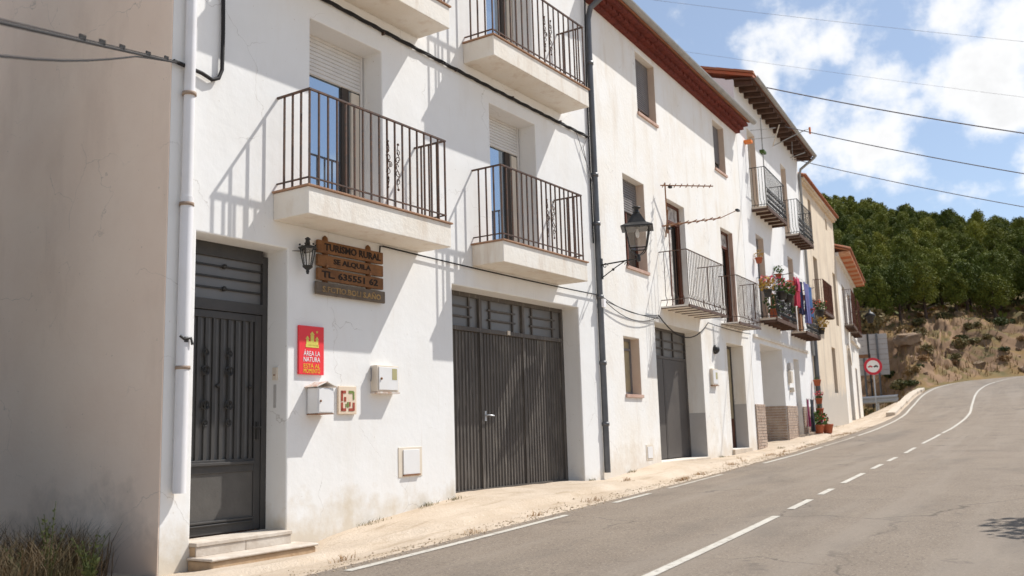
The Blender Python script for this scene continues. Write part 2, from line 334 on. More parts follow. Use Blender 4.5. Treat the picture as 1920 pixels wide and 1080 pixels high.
class MB:
    def __init__(self): self.v = []; self.f = []; self.sm = []
    def add(self, vs, fs, smooth=False):
        b = len(self.v); self.v += [tuple(p) for p in vs]
        for f in fs: self.f.append(tuple(i + b for i in f)); self.sm.append(smooth)
        return self
    def box(self, n0, n1, s0, s1, z0, z1):
        vs = [(n, s, z) for n in (n0, n1) for s in (s0, s1) for z in (z0, z1)]
        return self.add(vs, [(0, 1, 3, 2), (4, 6, 7, 5), (0, 4, 5, 1), (2, 3, 7, 6), (0, 2, 6, 4), (1, 5, 7, 3)])
    def hexa(self, a, b):
        """prism between two 4-point loops"""
        return self.add(list(a) + list(b), [(3, 2, 1, 0), (4, 5, 6, 7), (0, 1, 5, 4), (1, 2, 6, 5), (2, 3, 7, 6), (3, 0, 4, 7)])
    def quad(self, a, b, c, d): return self.add([a, b, c, d], [(0, 1, 2, 3)])
    def tube(self, pts, r, seg=6, cap=True, smooth=True):
        pts = [Vector(p) for p in pts]; rs = r if isinstance(r, (list, tuple)) else [r] * len(pts)
        rings = []; prev = None
        for i, p in enumerate(pts):
            d = (pts[min(i + 1, len(pts) - 1)] - pts[max(i - 1, 0)])
            d = d.normalized() if d.length > 1e-9 else Vector((0, 0, 1))
            if prev is None:
                ref = Vector((0, 0, 1)) if abs(d.z) < .9 else Vector((1, 0, 0))
                u = d.cross(ref).normalized()
            else:
                u = (prev - d * prev.dot(d)); u = u.normalized() if u.length > 1e-6 else d.orthogonal().normalized()
            prev = u; w = d.cross(u)
            rings.append([p + (u * math.cos(2 * math.pi * k / seg) + w * math.sin(2 * math.pi * k / seg)) * rs[i] for k in range(seg)])
        vs = [q for rg in rings for q in rg]; fs = []
        for i in range(len(rings) - 1):
            for k in range(seg):
                a = i * seg + k; b = i * seg + (k + 1) % seg
                fs.append((a, b, b + seg, a + seg))
        self.add(vs, fs, smooth)
        if cap:
            self.add(rings[0], [tuple(reversed(range(seg)))]); self.add(rings[-1], [tuple(range(seg))])
        return self
    def bar(self, a, b, r): return self.tube([a, b], r, 4, True, False)
    def lathe(self, c, prof, seg=10, axis='z', smooth=True, phase=0.0):
        c = Vector(c); vs = []; fs = []
        for (r, h) in prof:
            for k in range(seg):
                t = 2 * math.pi * k / seg + phase
                if axis == 'z': vs.append(c + Vector((r * math.cos(t), r * math.sin(t), h)))
                else: vs.append(c + Vector((h, r * math.cos(t), r * math.sin(t))))
        for i in range(len(prof) - 1):
            for k in range(seg):
                a = i * seg + k; b = i * seg + (k + 1) % seg
                fs.append((a, b, b + seg, a + seg))
        self.add(vs, fs, smooth)
        self.add(vs[:seg], [tuple(reversed(range(seg)))]); self.add(vs[-seg:], [tuple(range(seg))])
        return self
    def ball(self, c, r, seg=8):
        return self.lathe(c, [(r * math.sin(math.pi * i / 5) + 1e-4, -r * math.cos(math.pi * i / 5)) for i in range(6)], seg)
    def scroll(self, c, r, turns, r_t, flip=1, start=0.0, plane_n=None, flipz=1):
        """flat iron scroll in the s-z plane"""
        n, s, z = c; pts = []
        for i in range(15):
            t = i / 14; a = start + turns * 2 * math.pi * t; rr = r * (1 - .8 * t)
            pts.append((n, s + flip * rr * math.cos(a), z + flipz * rr * math.sin(a)))
        return self.tube(pts, r_t, 4)
    def mesh(self, name, off=Vector((0, 0, 0)), mat=None):
        me = bpy.data.meshes.new(name)
        off = Vector(off)
        me.from_pydata([(p[0] - off.x, p[1] - off.y, p[2] - off.z) for p in self.v], [], self.f)
        me.polygons.foreach_set('use_smooth', self.sm)
        if mat: me.materials.append(mat)
        me.update()
        return me
    def part(self, name, mat, parent, bevel=0, kind=None, label=None):
        """link as a child; vertices were given in the facade frame of the root"""
        root = parent
        while root.parent: root = root.parent
        o = bpy.data.objects.new(name, self.mesh(name, OFF[root], mat)); COL.objects.link(o); o.parent = parent
        if kind: o['kind'] = kind
        if label: o['label'] = label
        if bevel: add_bevel(o, bevel)
        return o
    def single(self, name, mat, F, pos, label=None, cat=None, group=None, kind=None, bevel=0):
        o = bpy.data.objects.new(name, self.mesh(name, pos, mat)); COL.objects.link(o)
        o.location = F.w(*pos); o.rotation_euler = (0, 0, F.ang); OFF[o] = Vector(pos)
        if bevel: add_bevel(o, bevel)
        return tag(o, label, cat, group, kind)
def add_bevel(o, w):
    b = o.modifiers.new('bevel', 'BEVEL'); b.width = w; b.segments = 2; b.limit_method = 'ANGLE'; b.angle_limit = R(35)
def put(name, me, parent, pos, rz=0, scale=None):
    """a shared mesh as a child at a position in the root's facade frame"""
    root = parent
    while root.parent: root = root.parent
    o = bpy.data.objects.new(name, me); COL.objects.link(o); o.parent = parent
    o.location = Vector(pos) - OFF[root]; o.rotation_euler = (0, 0, rz)
    if scale: o.scale = scale
    return o
def facade(s0, s1, z0, z1, openings, depth=.5, n=0.0, grid=None):
    """front face with openings (s0,s1,z0,z1,reveal depth), reveals included; full grid so no T-joints"""
    mb = MB()
    S = sorted(set([s0, s1] + [v for o in openings for v in o[:2]])); Z = sorted(set([z0, z1] + [v for o in openings for v in o[2:4]]))
    idx = {}
    def vid(s, z):
        if (s, z) not in idx: idx[(s, z)] = len(mb.v); mb.v.append((n, s, z))
        return idx[(s, z)]
    for i in range(len(S) - 1):
        for j in range(len(Z) - 1):
            cs, cz = (S[i] + S[i + 1]) / 2, (Z[j] + Z[j + 1]) / 2
            if any(o[0] < cs < o[1] and o[2] < cz < o[3] for o in openings): continue
            mb.f.append((vid(S[i], Z[j]), vid(S[i + 1], Z[j]), vid(S[i + 1], Z[j + 1]), vid(S[i], Z[j + 1]))); mb.sm.append(False)
    for o in openings:
        a, b, c, d, r = o[:5]
        ss = [s for s in S if a <= s <= b]; zs = [z for z in Z if c <= z <= d]
        bk = {}
        def vb(s, z):
            if (s, z) not in bk: bk[(s, z)] = len(mb.v); mb.v.append((n - r, s, z))
            return bk[(s, z)]
        def q(p1, p2, flip):
            f = (vid(*p1), vid(*p2), vb(*p2), vb(*p1))
            mb.f.append(tuple(reversed(f)) if flip else f); mb.sm.append(False)
        for k in range(len(ss) - 1):
            q((ss[k], c), (ss[k + 1], c), False); q((ss[k], d), (ss[k + 1], d), True)
        for k in range(len(zs) - 1):
            q((a, zs[k]), (a, zs[k + 1]), True); q((b, zs[k]), (b, zs[k + 1]), False)
    return mb
def shell(mb, s0, s1, z0, z1, nb, left=True, right=True):
    """closing side and rear walls behind a facade"""
    if left: mb.quad((0, s0, z0), (0, s0, z1), (nb, s0, z1), (nb, s0, z0))
    if right: mb.quad((0, s1, z1), (0, s1, z0), (nb, s1, z0), (nb, s1, z1))
    mb.quad((nb, s0, z0), (nb, s0, z1), (nb, s1, z1), (nb, s1, z0))
    return mb
def text_mesh(txt, size, depth=.004, fat=0.0):
    cu = bpy.data.curves.new('lettering', 'FONT'); cu.body = txt; cu.size = size; cu.offset = fat; cu.extrude = depth / 2; cu.resolution_u = 2
    t = bpy.data.objects.new('lettering', cu)
    me = bpy.data.meshes.new_from_object(t)
    bpy.data.objects.remove(t); bpy.data.curves.remove(cu)
    me.name = 'lettering'
    vs = np.empty(len(me.vertices) * 3); me.vertices.foreach_get('co', vs); vs = vs.reshape(-1, 3)
    x0, x1, y0, y1 = vs[:, 0].min(), vs[:, 0].max(), vs[:, 1].min(), vs[:, 1].max()
    return me, vs, (x0, x1, y0, y1)
def lettering(txt, s0, s1, z0, z1, n, mat, parent, depth=.006, name='lettering', skew=0.0, fat=0.0):
    """text fitted into the box s0..s1, z0..z1 on a wall; skew drops it along the line"""
    root = parent
    while root.parent: root = root.parent
    me, vs, (x0, x1, y0, y1) = text_mesh(txt, 1.0, depth, fat)
    out = np.empty_like(vs)
    out[:, 1] = s0 + (vs[:, 0] - x0) / (x1 - x0) * (s1 - s0) - OFF[root].y
    out[:, 2] = z0 + (vs[:, 1] - y0) / (y1 - y0) * (z1 - z0) - OFF[root].z + skew * (out[:, 1] + OFF[root].y - s0)
    out[:, 0] = n + vs[:, 2] - OFF[root].x
    me.vertices.foreach_set('co', out.ravel()); me.materials.clear(); me.materials.append(mat); me.update()
    o = bpy.data.objects.new(name, me); COL.objects.link(o); o.parent = parent; o['kind'] = 'stuff'
    return o
# ------------------------------------------------------------------ terrain
YS = np.array([-4000, -10, 0, 8, 16, 22, 28, 32, 36, 40, 44, 48, 52, 56, 62, 70, 120, 4000.])
ZS = np.array([-3.0, -.18, 0, .14, .29, .42, .62, .82, 1.07, 1.38, 1.76, 2.22, 2.7, 3.15, 3.7, 4.4, 8.0, 8.0])
def zroad(y): return np.interp(y, YS, ZS)
def catmull(P, n=8):
    P = [np.array(p, float) for p in P]; P = [2 * P[0] - P[1]] + P + [2 * P[-1] - P[-2]]; out = []
    for i in range(1, len(P) - 2):
        for k in range(n):
            t = k / n; a, b, c, d = P[i - 1:i + 3]
            out.append(.5 * ((2 * b) + (-a + c) * t + (2 * a - 5 * b + 4 * c - d) * t * t + (-a + 3 * b - 3 * c + d) * t ** 3))
    out.append(P[-2]); return np.array(out)
CTR = catmull([(-2.5, -40), (-2.5, -10), (-2.52, 0), (-2.55, 6.3), (-2.65, 11), (-2.8, 16), (-2.92, 22), (-2.97, 28), (-2.85, 33), (-2.82, 38.5), (-3.0, 43), (-3.13, 47.5), (-3.05, 50.5), (-2.75, 53), (-2.1, 55.2), (-1.0, 57.2), (.8, 59.2), (3.5, 61.2), (8, 63.5), (16, 66.5), (40, 73)], 7)
TAN = np.gradient(CTR, axis=0); TAN /= np.linalg.norm(TAN, axis=1)[:, None]
NRM = np.stack([-TAN[:, 1], TAN[:, 0]], 1)            # to the left
def lateral(x, y):
    x = np.atleast_1d(x).astype(float); y = np.atleast_1d(y).astype(float)
    best = np.full(x.shape, 1e9); lat = np.zeros_like(x); zr = np.zeros_like(x)
    A, B = CTR[:-1], CTR[1:]
    for k in range(len(A)):
        d = B[k] - A[k]; L2 = d @ d
        t = np.clip(((x - A[k][0]) * d[0] + (y - A[k][1]) * d[1]) / L2, 0, 1)
        px = A[k][0] + d[0] * t; py = A[k][1] + d[1] * t
        dd = np.hypot(x - px, y - py); m = dd < best
        best = np.where(m, dd, best)
        side = np.sign(d[0] * (y - py) - d[1] * (x - px))
        lat = np.where(m, dd * side, lat); zr = np.where(m, zroad(py), zr)
    return lat, zr
EDGE_L = 2.28                                         # centre line to white edge line
def asphalt_left(y): return EDGE_L + np.interp(y, [0, 10, 16, 24, 32, 40, 60], [.18, .2, .16, .3, .42, .25, .2])
WALL_XY = [F1.w(0, -7.92, 0), F1.w(0, .42, 0), F2.w(0, 23.3, 0), F4.w(0, 0, 0), F5.w(0, 0, 0), F5.w(0, 10.4, 0)]
WY = np.array([-50] + [p.y for p in WALL_XY] + [4000]); WX = np.array([WALL_XY[0].x - .2] + [p.x for p in WALL_XY] + [WALL_XY[-1].x])
BY = np.array([-60, 3, 5.8, 7.3, 7.9, 8.6, 9.8, 10.4, 13.3, 14.3, 15.6, 16.6, 19.6, 23.3, 27, 31, 34, 39, 44, 50, 4000])
BZ = np.array([-1, -.05, -.05, -.07, .06, .17, .29, .345, .335, .30, .40, .48, .42, .50, .66, .86, .93, 1.03, 1.2, 1.3, 1.3])
_pn = np.random.RandomState(5)
_tab = _pn.rand(256, 256)
def vnoise(x, y):
    xi = np.floor(x).astype(int); yi = np.floor(y).astype(int); fx = x - xi; fy = y - yi
    fx = fx * fx * (3 - 2 * fx); fy = fy * fy * (3 - 2 * fy)
    g = lambda a, b: _tab[a % 256, b % 256]
    return (g(xi, yi) * (1 - fx) + g(xi + 1, yi) * fx) * (1 - fy) + (g(xi, yi + 1) * (1 - fx) + g(xi + 1, yi + 1) * fx) * fy - .5
def fbm(x, y, o=4):
    a = 1.0; s = 0
    for k in range(o): s = s + a * vnoise(x + 17 * k, y + 31 * k); x = x * 2.03; y = y * 2.03; a *= .5
    return s
def sstep(a, b, x): t = np.clip((x - a) / (b - a), 0, 1); return t * t * (3 - 2 * t)
def H(x, y):
    x = np.atleast_1d(np.asarray(x, float)); y = np.atleast_1d(np.asarray(y, float))
    lat, zr = lateral(x, y)
    wall_x = np.interp(y, WY, WX); zb = np.interp(y, BY, BZ)
    al = asphalt_left(y)
    lw = np.maximum(lat + (x - wall_x), al + .3)      # lateral distance of the wall line
    t = np.clip((lat - al) / np.maximum(lw - al, .3), 0, 1)
    vill = zr - .004 + (zb - zr + .004) * (t ** 1.15) + fbm(x * 2.1, y * 2.1, 4) * .02 * np.clip((lat - al) / .15, 0, 1)
    vill = vill + .055 * (sstep(.40, .45, t + .16 * fbm(x * .8, y * .8, 4)) - t) * (lat > al)
    vill = vill + .012 * np.clip(1 - abs(lat - al - .12) / .16, 0, 1) * (1 + 2 * fbm(x * 5, y * 5, 2))
    under = sstep(al + .02, al - .25, lat)
    vill = vill - under * .045
    right = sstep(2.5, 2.7, -lat)
    vill = np.where(lat < 0, zr - .045 + right * (.03 - .03 * np.clip(-lat - 2.6, 0, 12) + fbm(x * 1.5, y * 1.5, 3) * .04), vill)
    vill = np.where((y < 5.9) & (x < wall_x + .05), np.minimum(vill, .03 - .05 * np.clip(wall_x - x, 0, 3) + fbm(x * 2, y * 2, 3) * .05), vill)
    lh = np.minimum(lat, (y - 50 - 5 * sstep(-6.2, -8.5, x)) + 2.45)
    q = .868 * x + .496 * y
    grow = np.clip(.90 - .0185 * (q - 53), .30, 1.05)
    bank = np.interp(lh, [2.45, 3.0, 4.6, 7.0, 9.5, 13], [0, .12, 1.5, 3.3, 4.1, 5.0]) + np.interp(lh, [13, 102, 130, 200, 3000], [0, 27.5, 30, 10, 0]) * grow
    rough = sstep(2.8, 5, lh) * (fbm(x * .35, y * .35, 3) * 1.0 + fbm(x * 1.3, y * 1.3, 5) * .55 - np.abs(fbm(x * 2.3 + 9, y * 2.3, 4)) * .8 * sstep(12, 7, lh)) * (.45 + .55 * sstep(15, 9, lh))
    led = sstep(3.0, 4.5, lh) * sstep(11, 8, lh)
    lz = (bank + rough) / .62 + fbm(x * .5, y * .5, 3) * 1.2
    rough = rough + led * .26 * (sstep(.25, .75, lz - np.floor(lz)) - (lz - np.floor(lz)))
    hill = np.where(lat > 0, zr + bank + rough - .045 * sstep(2.6, 2.2, lat), vill)
    lft = sstep(-6.0, -8.0, x)
    w = sstep(49.5 + 3.5 * lft, 57 + 5 * lft, y) * sstep(2.3, 3.2, lat)
    w = np.maximum(w, sstep(54, 58, y) * (lat > 0) * (1 - lft))
    return vill * (1 - w) + hill * w
def grid_axis(*segs):
    out = []
    for a, b, n in segs: out += list(np.linspace(a, b, n, endpoint=False))
    return np.array(out + [segs[-1][1]])
def gx(*a): return grid_axis(*a)
def ground_obj(name, X, Y, mat, label=None):
    XX, YY = np.meshgrid(X, Y); z = H(XX.ravel(), YY.ravel())
    z = np.where(np.hypot(XX.ravel(), YY.ravel()) > 600, np.minimum(z, 2.0), z)
    v = np.stack([XX.ravel(), YY.ravel(), z], 1); nx = len(X); ny = len(Y)
    i = (np.arange(ny - 1)[:, None] * nx + np.arange(nx - 1)[None]).ravel()
    f = np.stack([i, i + 1, i + nx + 1, i + nx], 1)
    me = bpy.data.meshes.new(name); me.vertices.add(len(v)); me.vertices.foreach_set('co', v.ravel())
    me.loops.add(f.size); me.loops.foreach_set('vertex_index', f.ravel().astype(np.int32))
    me.polygons.add(len(f)); me.polygons.foreach_set('loop_start', np.arange(0, f.size, 4, dtype=np.int32))
    me.polygons.foreach_set('use_smooth', np.ones(len(f), bool))
    me.update(calc_edges=True); me.materials.append(mat)
    o = bpy.data.objects.new(name, me); COL.objects.link(o); o['kind'] = 'structure'
    return o
XA = gx((-3000, -400, 5), (-400, -60, 12), (-60, -16, 40), (-16, -8.2, 30), (-8.2, -4.4, 64), (-4.4, 1.4, 12), (1.4, 10, 16), (10, 60, 40), (60, 400, 10), (400, 3000, 5))
ground_obj('ground', XA, gx((-3000, -300, 5), (-300, -10, 10), (-10, 3, 14), (3, 26, 190), (26, 50, 110)), DIRT)
ground_obj('hillside', XA, gx((50, 72, 80), (72, 180, 90), (180, 420, 24), (420, 3500, 8)), HILL)
# road ribbon with markings as its parts
def ribbon(l0, l1, i0, i1, dz, step=1):
    mb = MB(); pts = CTR[i0:i1 + 1]; nr = NRM[i0:i1 + 1]
    vs = []; fs = []
    for k in range(len(pts)):
        a = l0(pts[k][1]) if callable(l0) else l0; b = l1(pts[k][1]) if callable(l1) else l1
        z = float(zroad(pts[k][1])) + dz
        for l in (a, b): q = pts[k] + nr[k] * l; vs.append((q[0], q[1], z))
    for k in range(len(pts) - 1): fs.append((2 * k + 1, 2 * k, 2 * k + 2, 2 * k + 3))
    return mb.add(vs, fs, True)
def ctr_at(y):
    i = np.searchsorted(CTR[:, 1], y); i = min(max(i, 1), len(CTR) - 1)
    t = (y - CTR[i - 1][1]) / (CTR[i][1] - CTR[i - 1][1]); return CTR[i - 1] * (1 - t) + CTR[i] * t
def stripe(l, w, y0, y1, dz, dz2=0):
    ys = [y0] + [c[1] for c in CTR if y0 < c[1] < y1] + [y1]; vs = []; fs = []
    for y in ys:
        c = ctr_at(y); i = int(np.argmin(abs(CTR[:, 1] - y))); n = NRM[i]; z = float(zroad(y)) + dz
        for s in (-1, 1): q = c + n * (l + s * w / 2); vs.append((q[0], q[1], z))
    for k in range(len(ys) - 1): fs.append((2 * k + 1, 2 * k, 2 * k + 2, 2 * k + 3))
    return MB().add(vs, fs, True)
OFFR = Vector((-2.6, 12, .2))
road = ribbon(lambda y: -2.5, lambda y: float(asphalt_left(y)), 0, len(CTR) - 1, 0.0).single('road', ASPH, WORLD, OFFR, kind='structure')
for (a, b) in [(5.2, 9.95), (10.63, 11.72), (12.37, 13.22), (14.14, 16.12), (17.13, 18.31), (19.17, 20.42), (21.87, 23.79), (25.37, 29.44), (29.87, 64.0)]:
    stripe(0, .085, a, b, .005).part('centre_dash', ROADPAINT, road)
for (a, b, m) in [(5.8, 9.73, ROADPAINT), (11.12, 12.41, ROADPAINT), (13.2, 16.0, FADEDPAINT), (18.9, 24.8, ROADPAINT), (25.0, 29.2, FADEDPAINT), (29.6, 66, ROADPAINT)]:
    stripe(EDGE_L - .0, .085, a, b, .005).part('edge_line', m, road)
# ------------------------------------------------------------------ house pieces
def railing(parent, s0, s1, n, z0, z1, nf, ns, mat, r=.009, toe=False, ornament=None, n_in=0.0, low=.09, mid=None, rr=.014):
    """rails and single balusters of a balcony, as sub-parts of its slab"""
    rl = MB()
    zb = z0 + low
    for z, q in ((z1, rr), (zb, .010)):
        rl.box(n - q, n + q, s0 - q, s1 + q, z - q * .7, z + q * .7)
        rl.box(n_in, n - q - .001, s0 - q, s0 + q, z - q * .7, z + q * .7)
        rl.box(n_in, n - q - .001, s1 - q, s1 + q, z - q * .7, z + q * .7)
    if mid: rl.box(n - .007, n + .007, s0, s1, mid - .007, mid + .007)
    rl.part('rail', mat, parent)
    top = z1 - rr * .7 - .001
    if toe:
        pts = [(0, 0, top - z0), (0, 0, .20), (.022, 0, .13), (.024, 0, .07), (0, 0, .0)]
        me = MB().tube(pts, r, 4, True, False).mesh('baluster', mat=mat)
    else:
        me = MB().box(-r, r, -r, r, 0, top - z0).mesh('baluster', mat=mat)
    for i in range(nf + 1):
        put('baluster', me, parent, (n, s0 + (s1 - s0) * i / nf, z0))
    for i in range(1, ns + 1):
        nn = n_in + (n - n_in) * (i - .15) / (ns + .85)
        put('baluster', me, parent, (nn, s0, z0)); put('baluster', me, parent, (nn, s1, z0))
    if ornament is not None:
        sc_, zc, hh = ornament
        ob = MB()
        for sg in (-1, 1):
            for fz in (-1, 1):
                ob.scroll((n + .012, sc_ + sg * .085, zc + fz * hh * .28), .045, 1.1, .006, sg, .6, flipz=fz)
                ob.scroll((n + .012, sc_ + sg * .085, zc + fz * hh * .62), .040, 1.0, .006, -sg, 1.2, flipz=fz)
                ob.tube([(n + .012, sc_ + sg * .04, zc), (n + .012, sc_ + sg * .12, zc + fz * hh * .35), (n + .012, sc_ + sg * .07, zc + fz * hh * .7), (n + .012, sc_ + sg * .09, zc + fz * hh)], .006, 4)
                ob.ball((n + .012, sc_ + sg * .09, zc + fz * hh), .016, 6)
            ob.scroll((n + .012, sc_ + sg * .05, zc), .045, 1.2, .006, sg, 0)
        ob.part('scroll_ornament', mat, parent)
def slab_balcony(house, s0, s1, z0, z1, n=.52, nf=17, rail_h=1.04):
    b = MB().box(.001, n, s0, s1, z0, z1 - .022).part('balcony', SLAB, house, bevel=.008)
    MB().box(.002, n + .022, s0 - .022, s1 + .022, z1 - .021, z1).part('coping', TILE_EDGE, b, bevel=.004)
    railing(b, s0 + .05, s1 - .05, n - .04, z1, z1 + rail_h, nf, 3, IRON, ornament=(s0 + (s1 - s0) * .565, z1 + .50, .27))
    return b
def iron_balcony(house, s0, s1, z0, n=.45, nf=24, rail_h=1.08, slab=None, joists=6, mat=None, ns=4, toe=True, panel=False, jd=.12, low=.05):
    th = .05 if jd > .1 else .03
    b = MB().box(.001, n, s0, s1, z0 - th, z0).part('balcony', slab or CONC, house)
    j = MB()
    for i in range(joists + 1):
        s = s0 + (s1 - s0 - .05) * i / joists
        j.box(.002, n - .02, s, s + (.05 if jd > .1 else .028), z0 - jd, z0 - th - .001)
    j.box(n - .02, n + .012, s0 - .012, s1 + .012, z0 - (.10 if jd > .1 else jd + .01), z0 - .002)
    j.part('balcony_joists', BEAMWOOD if slab is None else IRON, b)
    railing(b, s0 + .02, s1 - .02, n - .01, z0, z0 + rail_h, nf, ns, mat or IRON, r=.007, toe=toe, low=low, rr=.011)
    if panel:
        p = MB()
        k = 0; s = s0 + .1
        while s < s1 - .08:
            for q in range(3):
                p.scroll((n + .002, s, z0 + .12 + .15 * q), .065, 1.3, .009, 1 if (k + q) % 2 else -1, .4 * q)
            s += .125; k += 1
        p.box(n - .006, n + .006, s0, s1, z0 + .50, z0 + .515)
        p.part('scroll_panel', mat or IRON, b)
    return b
def window(house, s0, s1, z0, z1, n, frame_mat, pane_mat, fw=.05, shutter=None, shut_z=None, mull=1, name='window', depth=.05):
    """frame with panes set in an opening at depth n (the frame's outer face)"""
    f = MB()
    zt = z1 if shut_z is None else shut_z
    f.box(n - depth, n, s0, s0 + fw, z0, z1); f.box(n - depth, n, s1 - fw, s1, z0, z1)
    f.box(n - depth, n, s0 + fw, s1 - fw, z0, z0 + fw); f.box(n - depth, n, s0 + fw, s1 - fw, z1 - fw, z1)
    for k in range(1, mull + 1):
        c = s0 + (s1 - s0) * k / (mull + 1); f.box(n - depth, n + .004, c - fw * .5, c + fw * .5, z0 + fw, zt)
    w = f.part(name, frame_mat, house)
    for k in range(mull + 1):
        a = s0 + fw + (s1 - s0 - fw) * k / (mull + 1); b = s0 + (s1 - s0) * (k + 1) / (mull + 1) - fw * .5
        MB().box(n - .03, n - .022, a, b, z0 + fw, z1 - fw).part('pane', pane_mat, w)
    if shutter:
        sh = MB(); z = shut_z; p = []
        nn = int((z1 - shut_z) / .045)
        for k in range(nn):
            za = shut_z + (z1 - shut_z) * k / nn; zb = shut_z + (z1 - shut_z) * (k + 1) / nn
            sh.add([(n + .006, s0 + .02, za), (n + .006, s1 - .02, za), (n + .022, s1 - .02, za + .008), (n + .022, s0 + .02, za + .008),
                    (n + .020, s1 - .02, zb - .004), (n + .020, s0 + .02, zb - .004), (n + .006, s1 - .02, zb), (n + .006, s0 + .02, zb)],
                   [(0, 1, 2, 3), (3, 2, 4, 5), (5, 4, 6, 7)])
        sh.box(n - .01, n + .003, s0 + .02, s1 - .02, shut_z, z1)
        sh.part('shutter', shutter, w)
    return w
def corrugated(s0, s1, z0, z1, n, pitch=.075, amp=.014):
    mb = MB(); k = max(2, int((s1 - s0) / pitch)); ps = []
    for i in range(k):
        a = s0 + (s1 - s0) * i / k; d = (s1 - s0) / k
        ps += [(n, a), (n, a + d * .42), (n - amp, a + d * .5), (n - amp, a + d * .92)]
    ps.append((n, s1))
    vs = [(p[0], p[1], z) for p in ps for z in (z0, z1)]
    fs = [(2 * i, 2 * i + 2, 2 * i + 3, 2 * i + 1) for i in range(len(ps) - 1)]
    return mb.add(vs, fs)
def wall_box(F, name, label, cat, n, s0, s1, z0, z1, mat): pass
def eave_tiles(s0, s1, n1, z, r=.085, length=.5, slope=.35, step=.17):
    mb = MB(); k = int((s1 - s0) / step)
    for i in range(k + 1):
        s = s0 + (s1 - s0) * i / k; vs = []; seg = 6
        for t in (0, 1):
            for j in range(seg + 1):
                a = math.pi * j / seg
                for rr in (r, r - .016):
                    vs.append((n1 - t * length, s + rr * math.cos(a), z + t * length * slope + rr * math.sin(a)))
        m = (seg + 1) * 2; fs = []
        for j in range(seg):
            fs.append((2 * j, 2 * j + 2, m + 2 * j + 2, m + 2 * j)); fs.append((2 * j + 1, m + 2 * j + 1, m + 2 * j + 3, 2 * j + 3)); fs.append((2 * j, 2 * j + 1, 2 * j + 3, 2 * j + 2))
        mb.add(vs, fs, True)
    return mb
def roof_slab(s0, s1, n0, n1, z0, slope, thick=.08):
    """slab rising from the eave at n1 back to n0"""
    zb = z0 + (n1 - n0) * slope
    return MB().hexa([(n1, s0, z0), (n1, s1, z0), (n0, s1, zb), (n0, s0, zb)], [(n1, s0, z0 + thick), (n1, s1, z0 + thick), (n0, s1, zb + thick), (n0, s0, zb + thick)])

# ================================================================== HOUSE 1: white guest house
h1 = thing('white_house', F1, (0, -4, .2), 'nearest house with smooth white plaster, entrance door, garage door and concrete balconies', 'house')
DOPEN = (-7.595, -6.43, .16, 3.11, .42); GOPEN = (-3.56, -.215, .30, 3.06, .42)
WA = (-6.12, -4.91, 3.69, 5.82, .42); WB = (-2.59, -1.35, 3.69, 5.82, .42)
WC = (-6.12, -4.91, 6.55, 8.7, .42); WD = (-2.59, -1.35, 6.53, 8.7, .42)
fm = facade(-7.92, .42, -.6, 9.5, [DOPEN, GOPEN, WA, WB, WC, WD])
shell(fm, -7.92, .42, -.4, 9.5, -8.5, left=False)
fm.part('wall', W_WHITE, h1, bevel=.014)
gm = MB()
for i in range(1):
    gm.box(-8.5, -.0025, -7.932, -7.9185, -.6, 9.5)
gm.part('gable_wall', W_GABLE, h1)
roof_slab(-8.3, .40, -4.3, .42, 9.5, .36).part('roof', TERRA, h1)
roof_slab(-8.3, .40, -4.3, -8.9, 9.5, .36).part('roof', TERRA, h1)
# entrance door
dn = -.30
ds0, ds1, dz0, dz1 = DOPEN[0], DOPEN[1], .20, 3.05
d = MB()
d.box(dn - .06, dn, ds0, ds0 + .07, dz0, dz1); d.box(dn - .06, dn, ds1 - .07, ds1, dz0, dz1)
d.box(dn - .06, dn, ds0 + .07, ds1 - .07, dz1 - .08, dz1 + .06); d.box(dn - .06, dn + .006, ds0 + .07, ds1 - .07, 2.42, 2.53)
door = d.part('entrance_door', DOOR2, h1, bevel=.004)
MB().box(dn - .05, dn - .04, ds0 + .07, ds1 - .07, 2.53, dz1 - .08).part('transom_pane', FROST, door)
tb = MB()
for k, z in enumerate((2.65, 2.765, 2.88)):
    tb.box(dn - .03, dn - .012, ds0 + .07, ds1 - .07, z - .009, z + .009)
    if k != 1: tb.ball((dn - .015, -7.0, z), .028, 8)
tb.part('transom_bars', BLACK, door)
lf = MB()
a0, a1 = ds0 + .075, ds1 - .075
lf.box(dn - .055, dn - .01, a0, a0 + .085, dz0 + .015, 2.415); lf.box(dn - .055, dn - .01, a1 - .085, a1, dz0 + .015, 2.415)
for (za, zb) in ((.215, .33), (.80, .93), (2.34, 2.415)):
    lf.box(dn - .055, dn - .01, a0 + .085, a1 - .085, za, zb)
lf.box(dn - .012, dn + .012, a0 + .0, a1 - .10, .325, .345); lf.box(dn - .012, dn + .018, a0 + .0, a1 - .10, .875, .905); lf.box(dn - .012, dn + .018, a0 + .02, a1 - .10, .30, .312)
lf.part('door_leaf', DOOR2, door, bevel=.004)
MB().box(dn - .04, dn - .025, a0 + .085, a1 - .085, .33, .80).part('kick_panel', KICK, door)
MB().box(dn - .052, dn - .044, a0 + .085, a1 - .085, .93, 2.34).part('door_pane', FROST, door)
slat_me = MB().box(-.012, .006, -.019, .019, 0, 1.405).mesh('slat', mat=DOOR2)
nsl = 9
for i in range(nsl):
    put('slat', slat_me, door, (dn - .018, a0 + .13 + (a1 - a0 - .26) * i / (nsl - 1), .932))
og = MB()
